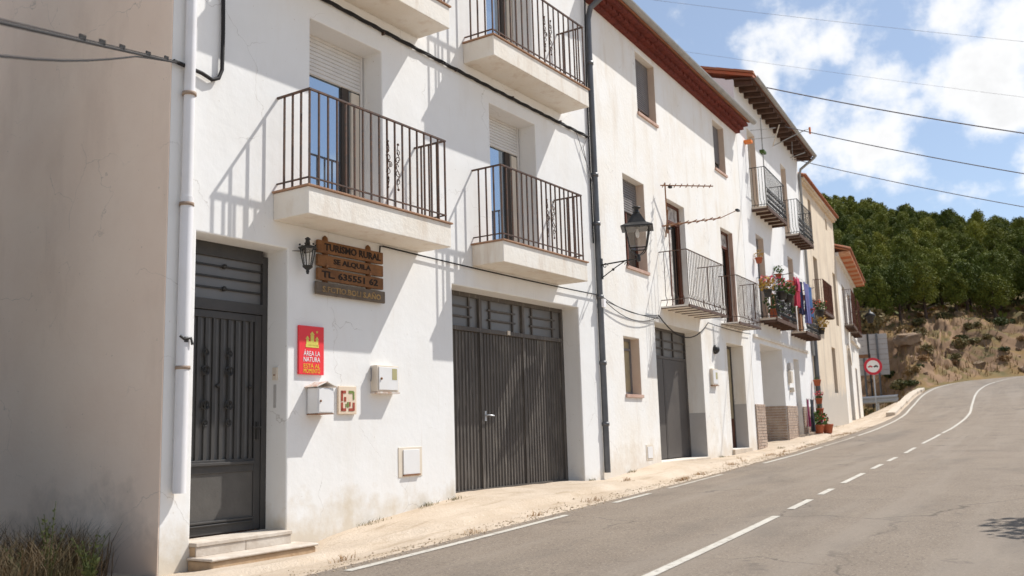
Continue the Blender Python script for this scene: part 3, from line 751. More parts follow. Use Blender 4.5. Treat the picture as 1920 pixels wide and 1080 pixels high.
for c in (-7.22, -6.93):
    for fz in (-1, 1):
        og.scroll((dn + .0, c, 1.64 + fz * .16), .06, 1.3, .008, 1, .5, flipz=fz); og.scroll((dn + .0, c, 1.64 + fz * .16), .06, 1.3, .008, -1, .5, flipz=fz)
        og.scroll((dn + .0, c, 1.64 + fz * .34), .045, 1.1, .007, 1, 1.0, flipz=fz); og.scroll((dn + .0, c, 1.64 + fz * .34), .045, 1.1, .007, -1, 1.0, flipz=fz)
    og.bar((dn, c, 1.25), (dn, c, 2.05), .008)
for s in (-7.42, -7.07, -6.66): og.ball((dn + .004, s, 1.66), .025, 8)
og.part('scroll_grille', BLACK, door)
hd = MB(); hd.box(dn - .01, dn + .006, -6.57, -6.535, 1.12, 1.30); hd.tube([(dn + .004, -6.552, 1.24), (dn + .05, -6.552, 1.24), (dn + .05, -6.66, 1.245)], .010, 6)
hd.part('handle', BLACK, door)
# steps
st = MB().box(-.30, .075, -7.597, -6.44, .06, .165).part('step', STEPBASE, h1)
MB().box(-.31, .10, -7.60, -6.435, .166, .203).part('step_tread', STEPTOP, st, bevel=.006)
rb = [-7.597, -7.02, -6.44]
for i in range(2): MB().box(.076, .090, rb[i] + .003, rb[i + 1] - .003, .078, .164).part('slab', STEPTOP, st, bevel=.003)
s2 = MB().box(.0, .34, -7.62, -6.34, -.16, .05).part('step', STEPBASE, h1, bevel=.02)
MB().box(.005, .36, -7.635, -6.32, .052, .078).part('step_tread', STEPTOP, s2, bevel=.012)
# garage door
gn = -.30
gs0, gs1 = GOPEN[0], GOPEN[1]
g = MB()
g.box(gn - .07, gn, gs0, gs0 + .05, .30, 3.06); g.box(gn - .07, gn, gs1 - .06, gs1, .30, 3.06); g.box(gn - .07, gn, gs0 + .05, gs1 - .06, 3.0, 3.06)
g.box(gn - .07, gn + .012, gs0 + .05, gs1 - .06, 2.52, 2.58)
for s in (-2.51, -1.39): g.box(gn - .07, gn, s - .035, s + .035, 2.58, 3.0)
gd = g.part('garage_door', DOOR, h1, bevel=.004)
cuts = [gs0 + .05, -2.51, -1.39, gs1 - .06]
for i in range(3):
    a, b = cuts[i], cuts[i + 1]
    lfm = corrugated(a + .03, b - .03, .36, 2.515, gn - .02)
    lfm.box(gn - .055, gn + .004, a + .002, a + .03, .335, 2.518); lfm.box(gn - .055, gn + .004, b - .03, b - .002, .335, 2.518)
    lfm.box(gn - .055, gn + .004, a + .03, b - .03, .335, .36)
    lfm.part('door_leaf', DOOR, gd)
    a2, b2 = a + (.0 if i == 0 else .035), b - (.0 if i == 2 else .035)
    tp = MB().box(gn - .05, gn - .04, a2, b2, 2.58, 3.0).part('transom_pane', FROST, gd)
    gb = MB()
    for k in (0.22, .78):
        s = a2 + (b2 - a2) * k; gb.box(gn - .038, gn - .014, s - .014, s + .014, 2.58, 3.0)
    for z in (2.72, 2.86): gb.box(gn - .034, gn - .008, a2 + (b2 - a2) * .16, b2 - (b2 - a2) * .16, z - .012, z + .012)
    gb.part('transom_bars', DOOR, tp)
hg = MB(); hg.tube([(gn, -2.45, 1.36), (gn + .06, -2.45, 1.36), (gn + .06, -2.32, 1.35)], .011, 6); hg.box(gn - .005, gn + .008, -2.47, -2.43, 1.28, 1.42)
hg.part('handle', GALV, gd)
MB().box(gn + .004, gn + .012, -3.50, -3.34, 2.54, 2.60).part('notice', WPAINT, gd)
MB().box(gn + .012, gn + .03, -1.86, -1.80, 2.53, 2.59).part('latch', CREAM, gd)
# windows and balconies
for (o, sl) in ((WA, 5.33), (WB, 5.36), (WC, 8.3), (WD, 8.1)):
    w = window(h1, o[0], o[1], o[2], o[3], -.33, ALU, GLASS, .06, SHUT, sl, 0)
    MB().box(-.318, -.30, o[1] - .055, o[1] - .02, o[2], o[3]).part('shutter_guide', SHUT, w)
    MB().box(-.40, -.325, o[0] + (o[1] - o[0]) * .70, o[0] + (o[1] - o[0]) * .80, o[2] + .06, sl).part('sash_stile', ALU, w)
    MB().box(-.36, -.322, o[1] - .20, o[1] - .06, o[2] + .06, sl - .02).part('sash_stile', CREAM, w)
slab_balcony(h1, -6.64, -4.245, 3.38, 3.69)
slab_balcony(h1, -3.10, -.80, 3.36, 3.67)
slab_balcony(h1, -6.75, -4.19, 6.24, 6.55)
slab_balcony(h1, -3.20, -.52, 6.22, 6.53)

# ---- things on house 1
pipe = thing('drainpipe', F1, (.05, -7.75, .6), 'white plastic drainpipe at the corner by the entrance door', 'drainpipe')
MB().tube([(.065, -7.755, 9.4), (.065, -7.765, 3.36)], .052, 12).part('upper_pipe', PVC, pipe)
MB().tube([(.07, -7.765, 3.40), (.07, -7.775, .66)], .060, 12).part('lower_pipe', PVC, pipe)
for z in (4.72 - .30, 3.33, 1.79, 6.6): MB().lathe((.068, -7.766, z), [(.058, -.016), (.068, -.016), (.068, .016), (.058, .016)], 12).part('bracket', CLAMP, pipe)
br = MB(); br.tube([(.10, -7.83, 2.08), (.12, -7.80, 2.05), (.14, -7.74, 2.06), (.135, -7.72, 2.0)], .014, 5); br.box(.10, .13, -7.80, -7.76, 2.02, 2.07); br.part('wire_tie', BLACK, pipe)
# wall lantern by the wooden sign
wl_ = thing('wall_lantern', F1, (0, -6.25, 2.86), 'small black iron wall lantern left of the wooden sign', 'lantern')
c = (.12, -6.26)
m = MB()
top, bot, zt, zb = .085, .045, 3.125, 2.93
for k in range(6):
    a = math.pi * k / 3; m.bar((c[0] + top * math.cos(a), c[1] + top * math.sin(a), zt), (c[0] + bot * math.cos(a), c[1] + bot * math.sin(a), zb), .008)
m.lathe((*c, zt), [(top + .012, -.01), (top + .02, .0), (top + .012, .012), (.03, .035), (.022, .09), (.035, .10), (.012, .12)], 6)
m.lathe((*c, zb), [(.012, -.085), (.02, -.05), (.014, -.045), (bot + .01, -.012), (bot + .01, .006)], 6)
for k in range(6):
    a = math.pi * k / 3; m.ball((c[0] + top * math.cos(a), c[1] + top * math.sin(a), zt + .035), .012, 6)
m.part('lantern_frame', BLACK, wl_)
m = MB()
for k in range(6):
    a, b2 = math.pi * k / 3, math.pi * (k + 1) / 3
    m.quad((c[0] + bot * .94 * math.cos(a), c[1] + bot * .94 * math.sin(a), zb), (c[0] + bot * .94 * math.cos(b2), c[1] + bot * .94 * math.sin(b2), zb), (c[0] + top * .94 * math.cos(b2), c[1] + top * .94 * math.sin(b2), zt), (c[0] + top * .94 * math.cos(a), c[1] + top * .94 * math.sin(a), zt))
m.part('lantern_glass', LGLASS, wl_)
MB().tube([(.0, -6.20, 3.10), (.03, -6.12, 3.12), (.10, -6.17, 3.12)], .011, 6).part('bracket', BLACK, wl_)
# wooden sign: four planks on two battens
ws = thing('wooden_sign', F1, (.03, -5.52, 2.66), 'brown wooden plank sign reading TURISMO RURAL SE ALQUILA under the balcony', 'sign')
rows = [(3.125, 3.265, -6.055, -4.985, WOODSIGN, 'TURISMO RURAL', BURNT), (2.975, 3.105, -6.055, -4.985, WOODSIGN, 'SE ALQUILA', BURNT),
        (2.82, 2.955, -6.055, -4.985, WOODSIGN, 'TL. 635551 62', BURNT), (2.66, 2.80, -6.075, -4.955, WOODGREY, 'S.FCTIO.BOLI S.AÑO', OCHRE)]
pads = [(.10, .05), (.24, .22), (.06, .10), (.09, .08)]
for (za, zb, a, b2, mt, tx, lm), (pl, pr) in zip(rows, pads):
    p = MB().box(.03, .065, a, b2, za, zb).part('plank', mt, ws, bevel=.008)
    lettering(tx, a + pl, b2 - pr, za + .030, zb - .028, .067, lm, p, .006, fat=.025)
for s in (-5.90, -5.20): MB().lathe((.016, s, 3.02), [(.03, -.34), (.035, .26), (.03, .29), (.004, .315)], 8).part('batten', WOODSIGN, ws)
for s in (-5.92, -5.22): MB().box(.068, .075, s - .015, s + .015, 2.965, 2.995).part('nail_plate', RUST, ws)
# red plaque
rp = thing('red_plaque', F1, (.02, -6.1, 1.78), 'red enamel plaque with gold castle and white and yellow words', 'plaque')
MB().box(.004, .028, -6.29, -5.925, 1.785, 2.305).part('plate', RED, rp, bevel=.003)
cm = MB()
for (s, z, w, h) in ((-6.10, 2.09, .05, .12), (-6.17, 2.09, .035, .07), (-6.03, 2.09, .035, .07), (-6.10, 2.075, .19, .03), (-6.135, 2.09, .03, .05), (-6.065, 2.09, .03, .05)):
    cm.box(.029, .031, s - w / 2, s + w / 2, z, z + h)
for (s, z, w) in ((-6.10, 2.213, .036), (-6.17, 2.163, .028), (-6.03, 2.163, .028)):
    cm.add([(.030, s - w, z), (.030, s + w, z), (.030, s, z + .035)], [(0, 1, 2)])
st5 = [(.030, -6.03 + (.02 if k % 2 == 0 else .008) * math.sin(math.pi * k / 5), 2.245 + (.02 if k % 2 == 0 else .008) * math.cos(math.pi * k / 5)) for k in range(10)]
cm.add(st5, [tuple(range(10))])
cm.part('castle_emblem', GOLD, rp)
for (t, za, zb, sa, sb, mt) in (('ÁREA LA', 1.985, 2.05, -6.225, -5.985, WPAINT), ('NATURA', 1.92, 1.972, -6.225, -5.985, WPAINT), ('ESTÁ AL', 1.855, 1.91, -6.225, -5.985, YEL), ('MOMENTO', 1.80, 1.847, -6.225, -5.985, YEL)):
    lettering(t, sa, sb, za, zb, .030, mt, rp, .002)
# mailbox
mbx = thing('mailbox', F1, (0, -6.0, 1.36), 'white metal mailbox with a rusty pitched lid below the red plaque', 'mailbox')
MB().box(.012, .17, -6.155, -5.92, 1.37, 1.64).part('body', WMETAL, mbx, bevel=.006)
lid = MB(); lid.hexa([(.0, -6.185, 1.645), (.195, -6.185, 1.645), (.195, -6.04, 1.70), (.0, -6.04, 1.70)], [(.0, -6.185, 1.652), (.195, -6.185, 1.652), (.195, -6.04, 1.708), (.0, -6.04, 1.708)])
lid.hexa([(.0, -6.04, 1.70), (.195, -6.04, 1.70), (.195, -5.885, 1.645), (.0, -5.885, 1.645)], [(.0, -6.04, 1.708), (.195, -6.04, 1.708), (.195, -5.885, 1.652), (.0, -5.885, 1.652)])
lid.part('lid', RUSTW, mbx)
MB().box(.008, .172, -6.158, -5.917, 1.360, 1.3695).part('base_rim', RUST, mbx)
MB().box(.1705, .176, -6.14, -5.935, 1.385, 1.625).part('flap_door', WMETAL, mbx)
MB().lathe((.176, -6.12, 1.50), [(.012, 0), (.012, .008), (.004, .012)], 8, 'n').part('lock', RUST, mbx)
# ceramic number tile
ct = thing('ceramic_tile', F1, (0, -5.55, 1.36), 'small framed ceramic plaque with red and green flourish beside mailbox', 'plaque')
MB().box(.004, .03, -5.70, -5.415, 1.365, 1.675).part('frame', CERAM, ct, bevel=.006)
for (s, z, w, h, mt) in ((-5.625, 1.61, .075, .03, CRED), (-5.65, 1.565, .03, .11, CRED), (-5.505, 1.61, .075, .03, CGRN), (-5.465, 1.57, .022, .09, CGRN), (-5.65, 1.45, .03, .09, CRED), (-5.465, 1.45, .03, .09, CRED), (-5.625, 1.415, .075, .03, CRED), (-5.505, 1.415, .075, .03, CRED), (-5.60, 1.53, .03, .05, CRED), (-5.555, 1.47, .022, .06, CGRN), (-5.525, 1.475, .018, .05, CRED), (-5.585, 1.46, .016, .04, CGRN)):
    MB().box(.031, .0345, s - w / 2, s + w / 2, z - h / 2, z + h / 2).part('glaze_stroke', mt, ct)
# electricity meter box
em = thing('meter_box', F1, (0, -4.95, 1.6), 'white electricity meter cabinet with olive sticker right of ceramic plaque', 'meter box')
MB().box(.0, .10, -5.15, -4.77, 1.62, 1.925).part('cabinet', CREAM, em, bevel=.006)
MB().box(.101, .112, -5.125, -4.79, 1.64, 1.905).part('door', WMETAL, em, bevel=.004)
MB().box(.1125, .114, -4.90, -4.815, 1.76, 1.89).part('sticker', OLIVE, em)
MB().lathe((.112, -5.09, 1.77), [(.014, 0), (.014, .012), (.006, .016)], 8, 'n').part('lock', RUST, em)
MB().box(.0, .115, -5.155, -4.765, 1.600, 1.6185).part('sill', RUSTW, em)
MB().tube([(.03, -5.17, 1.90), (.05, -5.19, 1.80), (.03, -5.18, 1.74)], .008, 5).part('cable', CABLEG, em)
# gas cabinet
gc = thing('gas_cabinet', F1, (0, -4.46, .62), 'cream gas meter hatch set low in the white wall', 'hatch')
MB().box(-.01, .008, -4.68, -4.24, .625, .975).part('frame', CREAM, gc, bevel=.004)
MB().box(.009, .02, -4.60, -4.30, .655, .945).part('door', WMETAL, gc, bevel=.004)
MB().box(.0085, .03, -4.605, -4.295, .640, .6545).part('lip', RUST, gc)
# doorbell on the entrance reveal
db = thing('doorbell', F1, (-.16, -6.435, 1.6), 'cream doorbell plate on the side of the entrance recess', 'doorbell')
MB().box(-.20, -.13, -6.452, -6.433, 1.73, 1.86).part('plate', CREAM, db, bevel=.003)
MB().lathe((-.165, -6.453, 1.78), [(.012, -.006), (.012, .006)], 8).part('button', RUST, db)
it = thing('intercom_strip', F1, (-.16, -6.435, 1.4), 'faded strip label below the doorbell', 'label strip')
MB().box(-.19, -.155, -6.440, -6.434, 1.44, 1.68).part('strip', PAD, it)
# black bundled cable along the facade
def sag(p, q, k, n=12, jitter=0.0):
    p, q = Vector(p), Vector(q); out = []
    for i in range(n + 1):
        t = i / n; v = p.lerp(q, t); v.z -= 4 * k * t * (1 - t)
        if jitter and 0 < i < n: v += Vector((random.uniform(-1, 1), random.uniform(-1, 1), random.uniform(-1, 1))) * jitter
        out.append(v)
    return out
cb = thing('cable_bundle', F1, (.03, -3, 6.0), 'thick black twisted cable running under the upper balconies', 'cable')
for k in range(3):
    MB().tube([Vector(p) + Vector((.014 * math.cos(2.1 * k + i * 1.3), 0, .016 * math.sin(2.1 * k + i * 1.3))) for i, p in enumerate(sag((.03, -7.0, 6.14), (.03, .33, 6.04), .03, 34))], .013, 5).part('strand', CABLE, cb)
for s in (-6.3, -4.9, -3.4, -2.0, -.6): MB().box(.0, .045, s - .01, s + .01, 6.04, 6.085).part('clip', IRON, cb)
MB().tube([(.03, .30, 6.04), (.04, .1, 5.8), (.04, .22, 5.5), (.04, .40, 5.2), (.04, .42, 4.6)], .007, 5).part('loose_wire', CABLEG, cb)
MB().tube([(.03, -.1, 6.02), (.035, .1, 5.7), (.035, .36, 5.35)], .006, 5).part('loose_wire', CABLEG, cb)
c2 = thing('thin_cable', F1, (.02, -2.5, 3.33), 'thin dark cable stapled along the wall above garage door', 'cable')
MB().tube([(.03, -5.02, 3.16), (.03, -5.0, 3.35)] + [tuple(v) for v in sag((.03, -4.95, 3.355), (.04, .45, 3.33), .02, 14)], .010, 5).part('strand', CABLE, c2)
MB().tube([(.02, -6.16, 3.12), (-.0, -6.35, 3.10), (-.02, -6.43, 3.085)], .006, 5).part('lantern_feed', CABLEG, c2)
c3 = thing('corner_cable', F1, (.05, -7.5, 4.7), 'black cable crossing the shaded gable and looping behind the drainpipe', 'cable')
L0 = Vector((-5.18, 3.06, 3.6))
def loc1(p): d = Vector(p) - F1.o; return (d.dot(F1.n), d.dot(F1.s), p[2])
pA = loc1((-3.74, 2.21, 2.91)); pB = loc1((-3.74, 2.21, 2.86))
def stretch(p, end, k): return [tuple(Vector(end) + (Vector(p) - Vector(end)) * t) for t in np.linspace(k, 0, 16)]
end = (.04, -7.90, 4.70)
MB().tube(stretch(pA, end, 1.5), .010, 6).part('strand', CABLE, c3)
MB().tube([Vector(p) + Vector((0, 0, .016)) for p in stretch(pA, end, 1.5)], .004, 5).part('messenger_wire', CABLE, c3)
lo = [Vector(p) for p in stretch(pB, (.04, -7.905, 4.70), 1.5)]
for i, p in enumerate(lo): t = i / 15; p.z -= .10 * math.sin(math.pi * min(1, t * 1.35)) if t < .74 else 0
MB().tube(lo, .007, 5).part('slack_cable', CABLE, c3)
MB().tube([(.04, -7.93, 4.71), (.035, -7.60, 4.69), (.035, -7.48, 4.66), (.035, -7.40, 4.70), (.035, -7.36, 4.80), (.035, -7.355, 5.2), (.035, -7.38, 6.8)], .020, 8).part('riser_cable', CABLE, c3)
for t in (.12, .3, .5, .62, .72):
    p = Vector(end) + (Vector(pA) - Vector(end)) * t
    MB().box(p.x - .006, p.x + .006, p.y - .02, p.y + .02, p.z + .012, p.z + .04).part('spacer', CABLE, c3)
# black drainpipe between the first two houses
bp = thing('black_drainpipe', F2, (.06, 14.22, .3), 'dark grey metal drainpipe between the first two houses', 'drainpipe')
MB().tube([(.40, 14.30, 8.72), (.33, 14.26, 8.60), (.12, 14.20, 8.42), (.07, 14.18, 8.2), (.07, 14.18, .42)], .052, 12).part('pipe', ZINC, bp)
for z in (7.4, 5.4, 4.55, 3.3, 2.2, 1.2): MB().lathe((.07, 14.18, z), [(.053, -.03), (.066, -.03), (.066, .03), (.053, .03)], 12).part('collar', ZINC, bp)
MB().tube([(.09, 14.05, 8.6), (.05, 14.06, 7.0), (.05, 14.05, 5.4), (.05, 14.06, 4.2)], .014, 6).part('taped_cable', CABLE, bp)
MB().box(.115, .16, 14.13, 14.22, 3.12, 3.26).part('junction_box', WPAINT, bp)

# ---- street lamp on its bracket
sl = thing('street_lamp', F2, (0, 14.2, 3.7), 'large black four sided lantern on a scrolled wall arm', 'street lamp')
arm = MB(); z0 = 3.86
arm.tube([(.10, 14.2, z0 - .02), (.82, 14.12, z0)], .013, 6); arm.box(.10, .13, 14.17, 14.23, 3.60, 3.95)
arm.tube([(.12, 14.19, 3.62), (.38, 14.16, 3.76), (.56, 14.14, 3.845)], .009, 6); arm.ball((.34, 14.165, 3.735), .024, 8)
for (n_, z_, f) in ((.20, 3.81, 1), (.60, 3.79, -1)):
    pts = [(n_ + f * .05 * (1 - .75 * t / 12) * math.cos(t * .55), 14.16, z_ + .05 * (1 - .75 * t / 12) * math.sin(t * .55)) for t in range(13)]
    arm.tube(pts, .007, 5)
arm.part('arm', BLACK, sl)
c = (.82, 14.12)
ph = math.pi / 4 + .35
fr = MB(); zb, zt, rb_, rt_ = 4.02, 4.36, .185, .275
for k in range(4):
    a = ph + math.pi / 2 * k
    fr.bar((c[0] + rb_ * math.cos(a), c[1] + rb_ * math.sin(a), zb), (c[0] + rt_ * math.cos(a), c[1] + rt_ * math.sin(a), zt), .011)
    b2 = a + math.pi / 2
    fr.bar((c[0] + rb_ * math.cos(a), c[1] + rb_ * math.sin(a), zb), (c[0] + rb_ * math.cos(b2), c[1] + rb_ * math.sin(b2), zb), .011)
    pts = [(c[0] + r_ * math.cos(a), c[1] + r_ * math.sin(a), z_) for r_, z_ in ((rb_, zb), (.13, 3.96), (.08, 3.93), (.02, 3.915))]
    fr.tube(pts, .008, 5)
fr.lathe((*c, 3.86), [(.028, -.05), (.034, .0), (.028, .055), (.012, .075)], 10)
fr.part('lantern_frame', BLACK, sl)
rf = MB()
rf.lathe((*c, zt), [(rt_ + .02, -.012), (rt_ + .095, -.006), (rt_ + .09, .012), (.215, .075), (.145, .16), (.09, .235), (.055, .255)], 4, smooth=False, phase=ph)
rf.lathe((*c, zt + .255), [(.055, 0), (.06, .02), (.042, .035), (.042, .07), (.078, .09), (.07, .105), (.01, .115)], 8)
rf.part('lantern_roof', BLACK, sl)
gl = MB()
for k in range(4):
    a, b2 = ph + math.pi / 2 * k, ph + math.pi / 2 * (k + 1)
    gl.quad((c[0] + rb_ * .96 * math.cos(a), c[1] + rb_ * .96 * math.sin(a), zb), (c[0] + rb_ * .96 * math.cos(b2), c[1] + rb_ * .96 * math.sin(b2), zb), (c[0] + rt_ * .96 * math.cos(b2), c[1] + rt_ * .96 * math.sin(b2), zt), (c[0] + rt_ * .96 * math.cos(a), c[1] + rt_ * .96 * math.sin(a), zt))
gl.part('lantern_glass', LGLASS, sl)
MB().lathe((*c, 4.2), [(.012, .0), (.03, .03), (.035, .08), (.02, .12), (.02, .15)], 8).part('bulb', WMETAL, sl)
# ================================================================== HOUSE 2: weathered plaster, red brick eave
h2 = thing('weathered_house', F2, (0, 18.5, .4), 'second house with stained plaster, red brick eave and grey double door', 'house')
o2 = dict(u1=(16.5, 17.5, 7.2, 8.46, .30), u2=(21.3, 22.17, 7.2, 8.42, .30), m1=(15.57, 16.6, 4.03, 5.77, .32), m2=(17.84, 18.88, 3.42, 5.75, .30),
          m3=(21.4, 22.36, 3.42, 5.78, .30), g=(16.8, 19.5, .48, 3.12, .50), sw=(15.26, 15.98, 1.70, 2.73, .34), d=(21.3, 22.62, .58, 3.02, .50))
fm = facade(14.16, 23.30, -.3, 8.76, list(o2.values()))
shell(fm, 14.16, 23.30, -.3, 8.76, -8)
fm.part('wall', W_OLD, h2, bevel=.014)
# pinkish far reveals, coloured warmer for bounced light, + sills
for k in ('u1', 'u2', 'm1', 'sw'):
    a, b, c_, d_, r_ = o2[k]; rv = MB()
    rv.box(-r_, -.004, b - .004, b + .0, c_, d_)
    rv.part('reveal', REVEAL, h2)
    MB().box(-r_, .035, a - .03, b + .03, c_ - .045, c_ + .012).part('sill', PINK_SILL, h2, bevel=.004)
for k, zz_ in (('u1', 7.22), ('u2', 7.22)):
    a, b, c_, d_, r_ = o2[k]
    window(h2, a, b, c_ + .012, d_, -.16, SHUTG, DARKGLASS, .04, SHUTG, 7.42 if k == 'u1' else 7.5, 1)
a, b, c_, d_, r_ = o2['m1']; window(h2, a, b, c_ + .012, d_, -.18, DOORWOOD, DARKGLASS, .06, SHUTG, 5.15, 1)
a, b, c_, d_, r_ = o2['sw']; w = window(h2, a, b, c_ + .012, d_, -.17, SHUTG, YPANE, .05, None, None, 0)
MB().box(-.20, -.165, a + .05, b - .05, d_ - .22, d_ - .18).part('glazing_bar', SHUTG, w)
# balcony doors
def balcony_door(house, o, n, ajar=True):
    a, b, c_, d_, r_ = o
    f = MB(); fw = .06
    f.box(n - .07, n, a, a + fw, c_, d_); f.box(n - .07, n, b - fw, b, c_, d_); f.box(n - .07, n, a + fw, b - fw, d_ - fw, d_); f.box(n - .07, n, a + fw, b - fw, d_ - .42, d_ - .36)
    dr = f.part('balcony_door', DOORWOOD, house)
    MB().box(n - .04, n - .03, a + fw, b - fw, d_ - .36, d_ - fw).part('fanlight', CURT, dr)
    mid = (a + b) / 2
    MB().box(n - .055, n - .015, a + fw, mid - .09, c_, d_ - .42).part('door_leaf', DOORWOOD, dr, bevel=.005)
    MB().box(n - .05, n - .02, mid - .085, mid + .02, c_, d_ - .42).part('curtain', CURT, dr)
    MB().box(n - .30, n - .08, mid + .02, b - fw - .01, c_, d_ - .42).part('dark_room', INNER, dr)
    MB().box(n - .055, n - .01, b - fw - .07, b - fw, c_, d_ - .42).part('door_leaf', DOORWOOD, dr)
    return dr
balcony_door(h2, o2['m2'], -.12); balcony_door(h2, o2['m3'], -.12)
a, b, c_, d_, r_ = o2['m3']
MB().box(-.10, -.002, b - .012, b - .002, c_, d_).part('reveal', PINK_SILL, h2)
# grey double door
a, b, c_, d_, r_ = o2['g']; n = -.36
f = MB(); f.box(n - .06, n, a, a + .05, c_, d_); f.box(n - .06, n, b - .05, b, c_, d_); f.box(n - .06, n, a + .05, b - .05, d_ - .05, d_); f.box(n - .06, n, a + .05, b - .05, 2.50, 2.56)
f.box(n - .06, n, (a + b) / 2 - .03, (a + b) / 2 + .03, 2.56, d_ - .05)
gdo = f.part('double_door', GREYDOOR, h2, bevel=.004)
mid = (a + b) / 2
for (p, q) in ((a + .052, mid - .004), (mid + .004, b - .052)):
    lf = MB(); lf.box(n - .05, n - .012, p, q, c_ + .02, 2.498); lf.box(n - .012, n - .004, p, p + .05, c_ + .02, 2.498); lf.box(n - .012, n - .004, q - .05, q, c_ + .02, 2.498)
    lf.part('door_leaf', GREYDOOR, gdo, bevel=.003)
for (p, q) in ((a + .05, mid - .03), (mid + .03, b - .05)):
    tp = MB().box(n - .05, n - .04, p, q, 2.56, d_ - .05).part('transom_pane', FROST, gdo)
    tb = MB(); tb.box(n - .035, n - .015, p, q, 2.70, 2.73); tb.box(n - .035, n - .015, p, q, 2.87, 2.90); tb.box(n - .036, n - .012, (p + q) / 2 - .06, (p + q) / 2 - .03, 2.56, d_ - .05); tb.part('transom_bars', DOOR, tp)
hg = MB(); hg.tube([(n, 17.05, 1.45), (n + .05, 17.05, 1.45), (n + .05, 17.18, 1.45)], .012, 6); hg.box(n - .01, n + .005, 17.02, 17.08, 1.38, 1.5); hg.part('handle', GALV, gdo)
MB().box(-r_ + .002, -.002, b - .006, b - .002, c_, 1.40).part('dado_paint', PAD, h2)
MB().box(-.4, .05, a - .02, b + .02, .30, .475).part('threshold', CONC, h2, bevel=.01)
# far door of the house
a, b, c_, d_, r_ = o2['d']; n = -.30
f = MB(); f.box(n - .06, n, a, a + .06, c_, d_); f.box(n - .06, n, b - .06, b, c_, d_); f.box(n - .06, n, a + .06, b - .06, d_ - .06, d_)
dd = f.part('glazed_door', GREYDOOR, h2)
MB().box(n - .05, n - .02, a + .06, b - .06, c_ + .7, d_ - .06).part('door_pane', YPANE, dd)  # yellowish colour stands in for a reflection on this leaf
MB().box(n - .05, n - .015, a + .06, b - .06, c_, c_ + .695).part('door_panel', DOORWOOD, dd)
MB().box(-r_ + .002, -.002, b - .006, b - .002, c_, 1.62).part('dado_paint', PAD, h2)
MB().box(-.3, .06, a - .05, b + .05, .42, .575).part('threshold', CONC, h2, bevel=.01)
iron_balcony(h2, 17.2, 19.55, 3.45, n=.58, nf=24, joists=6, slab=SLAB, jd=.045, low=.12)
iron_balcony(h2, 20.98, 22.72, 3.45, n=.44, nf=18, joists=5, slab=SLAB, jd=.045, low=.12)
# red brick eave: stepped courses
ev = MB()
for k, (n1, za, zb) in enumerate(((.11, 8.585, 8.65), (.22, 8.654, 8.72), (.33, 8.724, 8.79))):
    s = 14.17; kk = 0
    while s < 23.28:
        L_ = .135 if k % 2 else .25
        e = min(s + L_ - .012, 23.29)
        ev.box(.001, n1 + random.uniform(-.006, .006) - (.014 if (k % 2 and kk % 2) else 0), s, e, za, zb)
        s += L_; kk += 1
eave = ev.part('eave', RED_BRICK, h2, kind='stuff')
gt = MB()
for k in range(9):
    a0_, a1_ = math.pi * k / 9, math.pi * (k + 1) / 9
    gt.hexa(*[[(.43 + r_ * math.cos(math.pi + q), s_, 8.88 + r_ * math.sin(math.pi + q)) for (r_, q, s_) in ((.075, a0_, s), (.068, a0_, s), (.068, a1_, s), (.075, a1_, s))] for s in (14.17, 23.5)])
gt.part('gutter', GUTTER, h2)
rs = roof_slab(14.15, 23.28, -4, .38, 8.80, .36).part('roof', TERRA, h2)
eave_tiles(14.25, 23.2, .40, 8.90).part('roof_tiles', TERRA, rs, kind='stuff')
roof_slab(14.15, 23.28, -4, -8.3, 8.80, .36).part('roof', TERRA, h2)

# ---- things on house 2
vb = thing('vent_hatch', F2, (0, 16.2, .5), 'small cream utility hatch low on the stained wall before grey double door', 'hatch')
MB().box(-.01, .008, 16.05, 16.38, .54, .815).part('frame', CREAM, vb); MB().box(.009, .018, 16.10, 16.33, .575, .78).part('door', WMETAL, vb)
mb2 = thing('meter_box', F2, (0, 20.15, 2.0), 'cream meter box with green sticker right of grey double door', 'meter box')
MB().box(.0, .06, 19.95, 20.33, 2.0, 2.36).part('cabinet', CREAM, mb2, bevel=.004); MB().box(.061, .068, 19.98, 20.30, 2.03, 2.33).part('door', WMETAL, mb2); MB().box(.0685, .07, 20.15, 20.27, 2.13, 2.28).part('sticker', OLIVE, mb2); MB().box(.0, .072, 19.94, 20.34, 1.985, 1.9985).part('sill', RUST, mb2)
bh = thing('bulkhead_lamp', F2, (0, 20.36, 2.8), 'small black oval wall lamp above the green stickered meter box', 'wall lamp')
MB().lathe((.01, 20.36, 2.8), [(.10, 0), (.11, .02), (.09, .06), (.05, .10), (.01, .11)], 10, 'n').part('housing', BLACK, bh)
MB().tube([(.015, 20.36, 2.9), (.015, 20.34, 3.32)], .006, 5).part('cable', CABLEG, bh)
def yagi(name, label, F, base, mast_top, boom_a, boom_b, ne, el, mat):
    t = thing(name, F, base, label, 'antenna')
    MB().tube([base, mast_top], .014, 6).part('mast', mat, t)
    b = MB().tube([boom_a, boom_b], .013, 5).part('boom', mat, t)
    a_, b_ = Vector(boom_a), Vector(boom_b); dv = (b_ - a_).normalized(); side = dv.cross(Vector((0, 0, 1))).normalized()
    for i in range(ne):
        p = a_.lerp(b_, (i + .5) / ne); L_ = el * (1 - .4 * i / ne)
        MB().tube([p - side * L_ - Vector((0, 0, .02)), p + side * L_ + Vector((0, 0, .02))], .010, 4).part('element', mat, b)
    MB().box(a_.x + dv.x * .2 - .03, a_.x + dv.x * .2 + .03, a_.y + dv.y * .2 - .04, a_.y + dv.y * .2 + .04, a_.z - .05, a_.z - .012).part('dipole_box', BLACK, b)
    return t
an1 = yagi('antenna', 'straight rusty television antenna above the first iron balcony', F2, (.02, 17.75, 5.0), (.16, 17.35, 5.95), (.10, 17.25, 5.88), (.95, 17.95, 5.88), 9, .07, RUST)
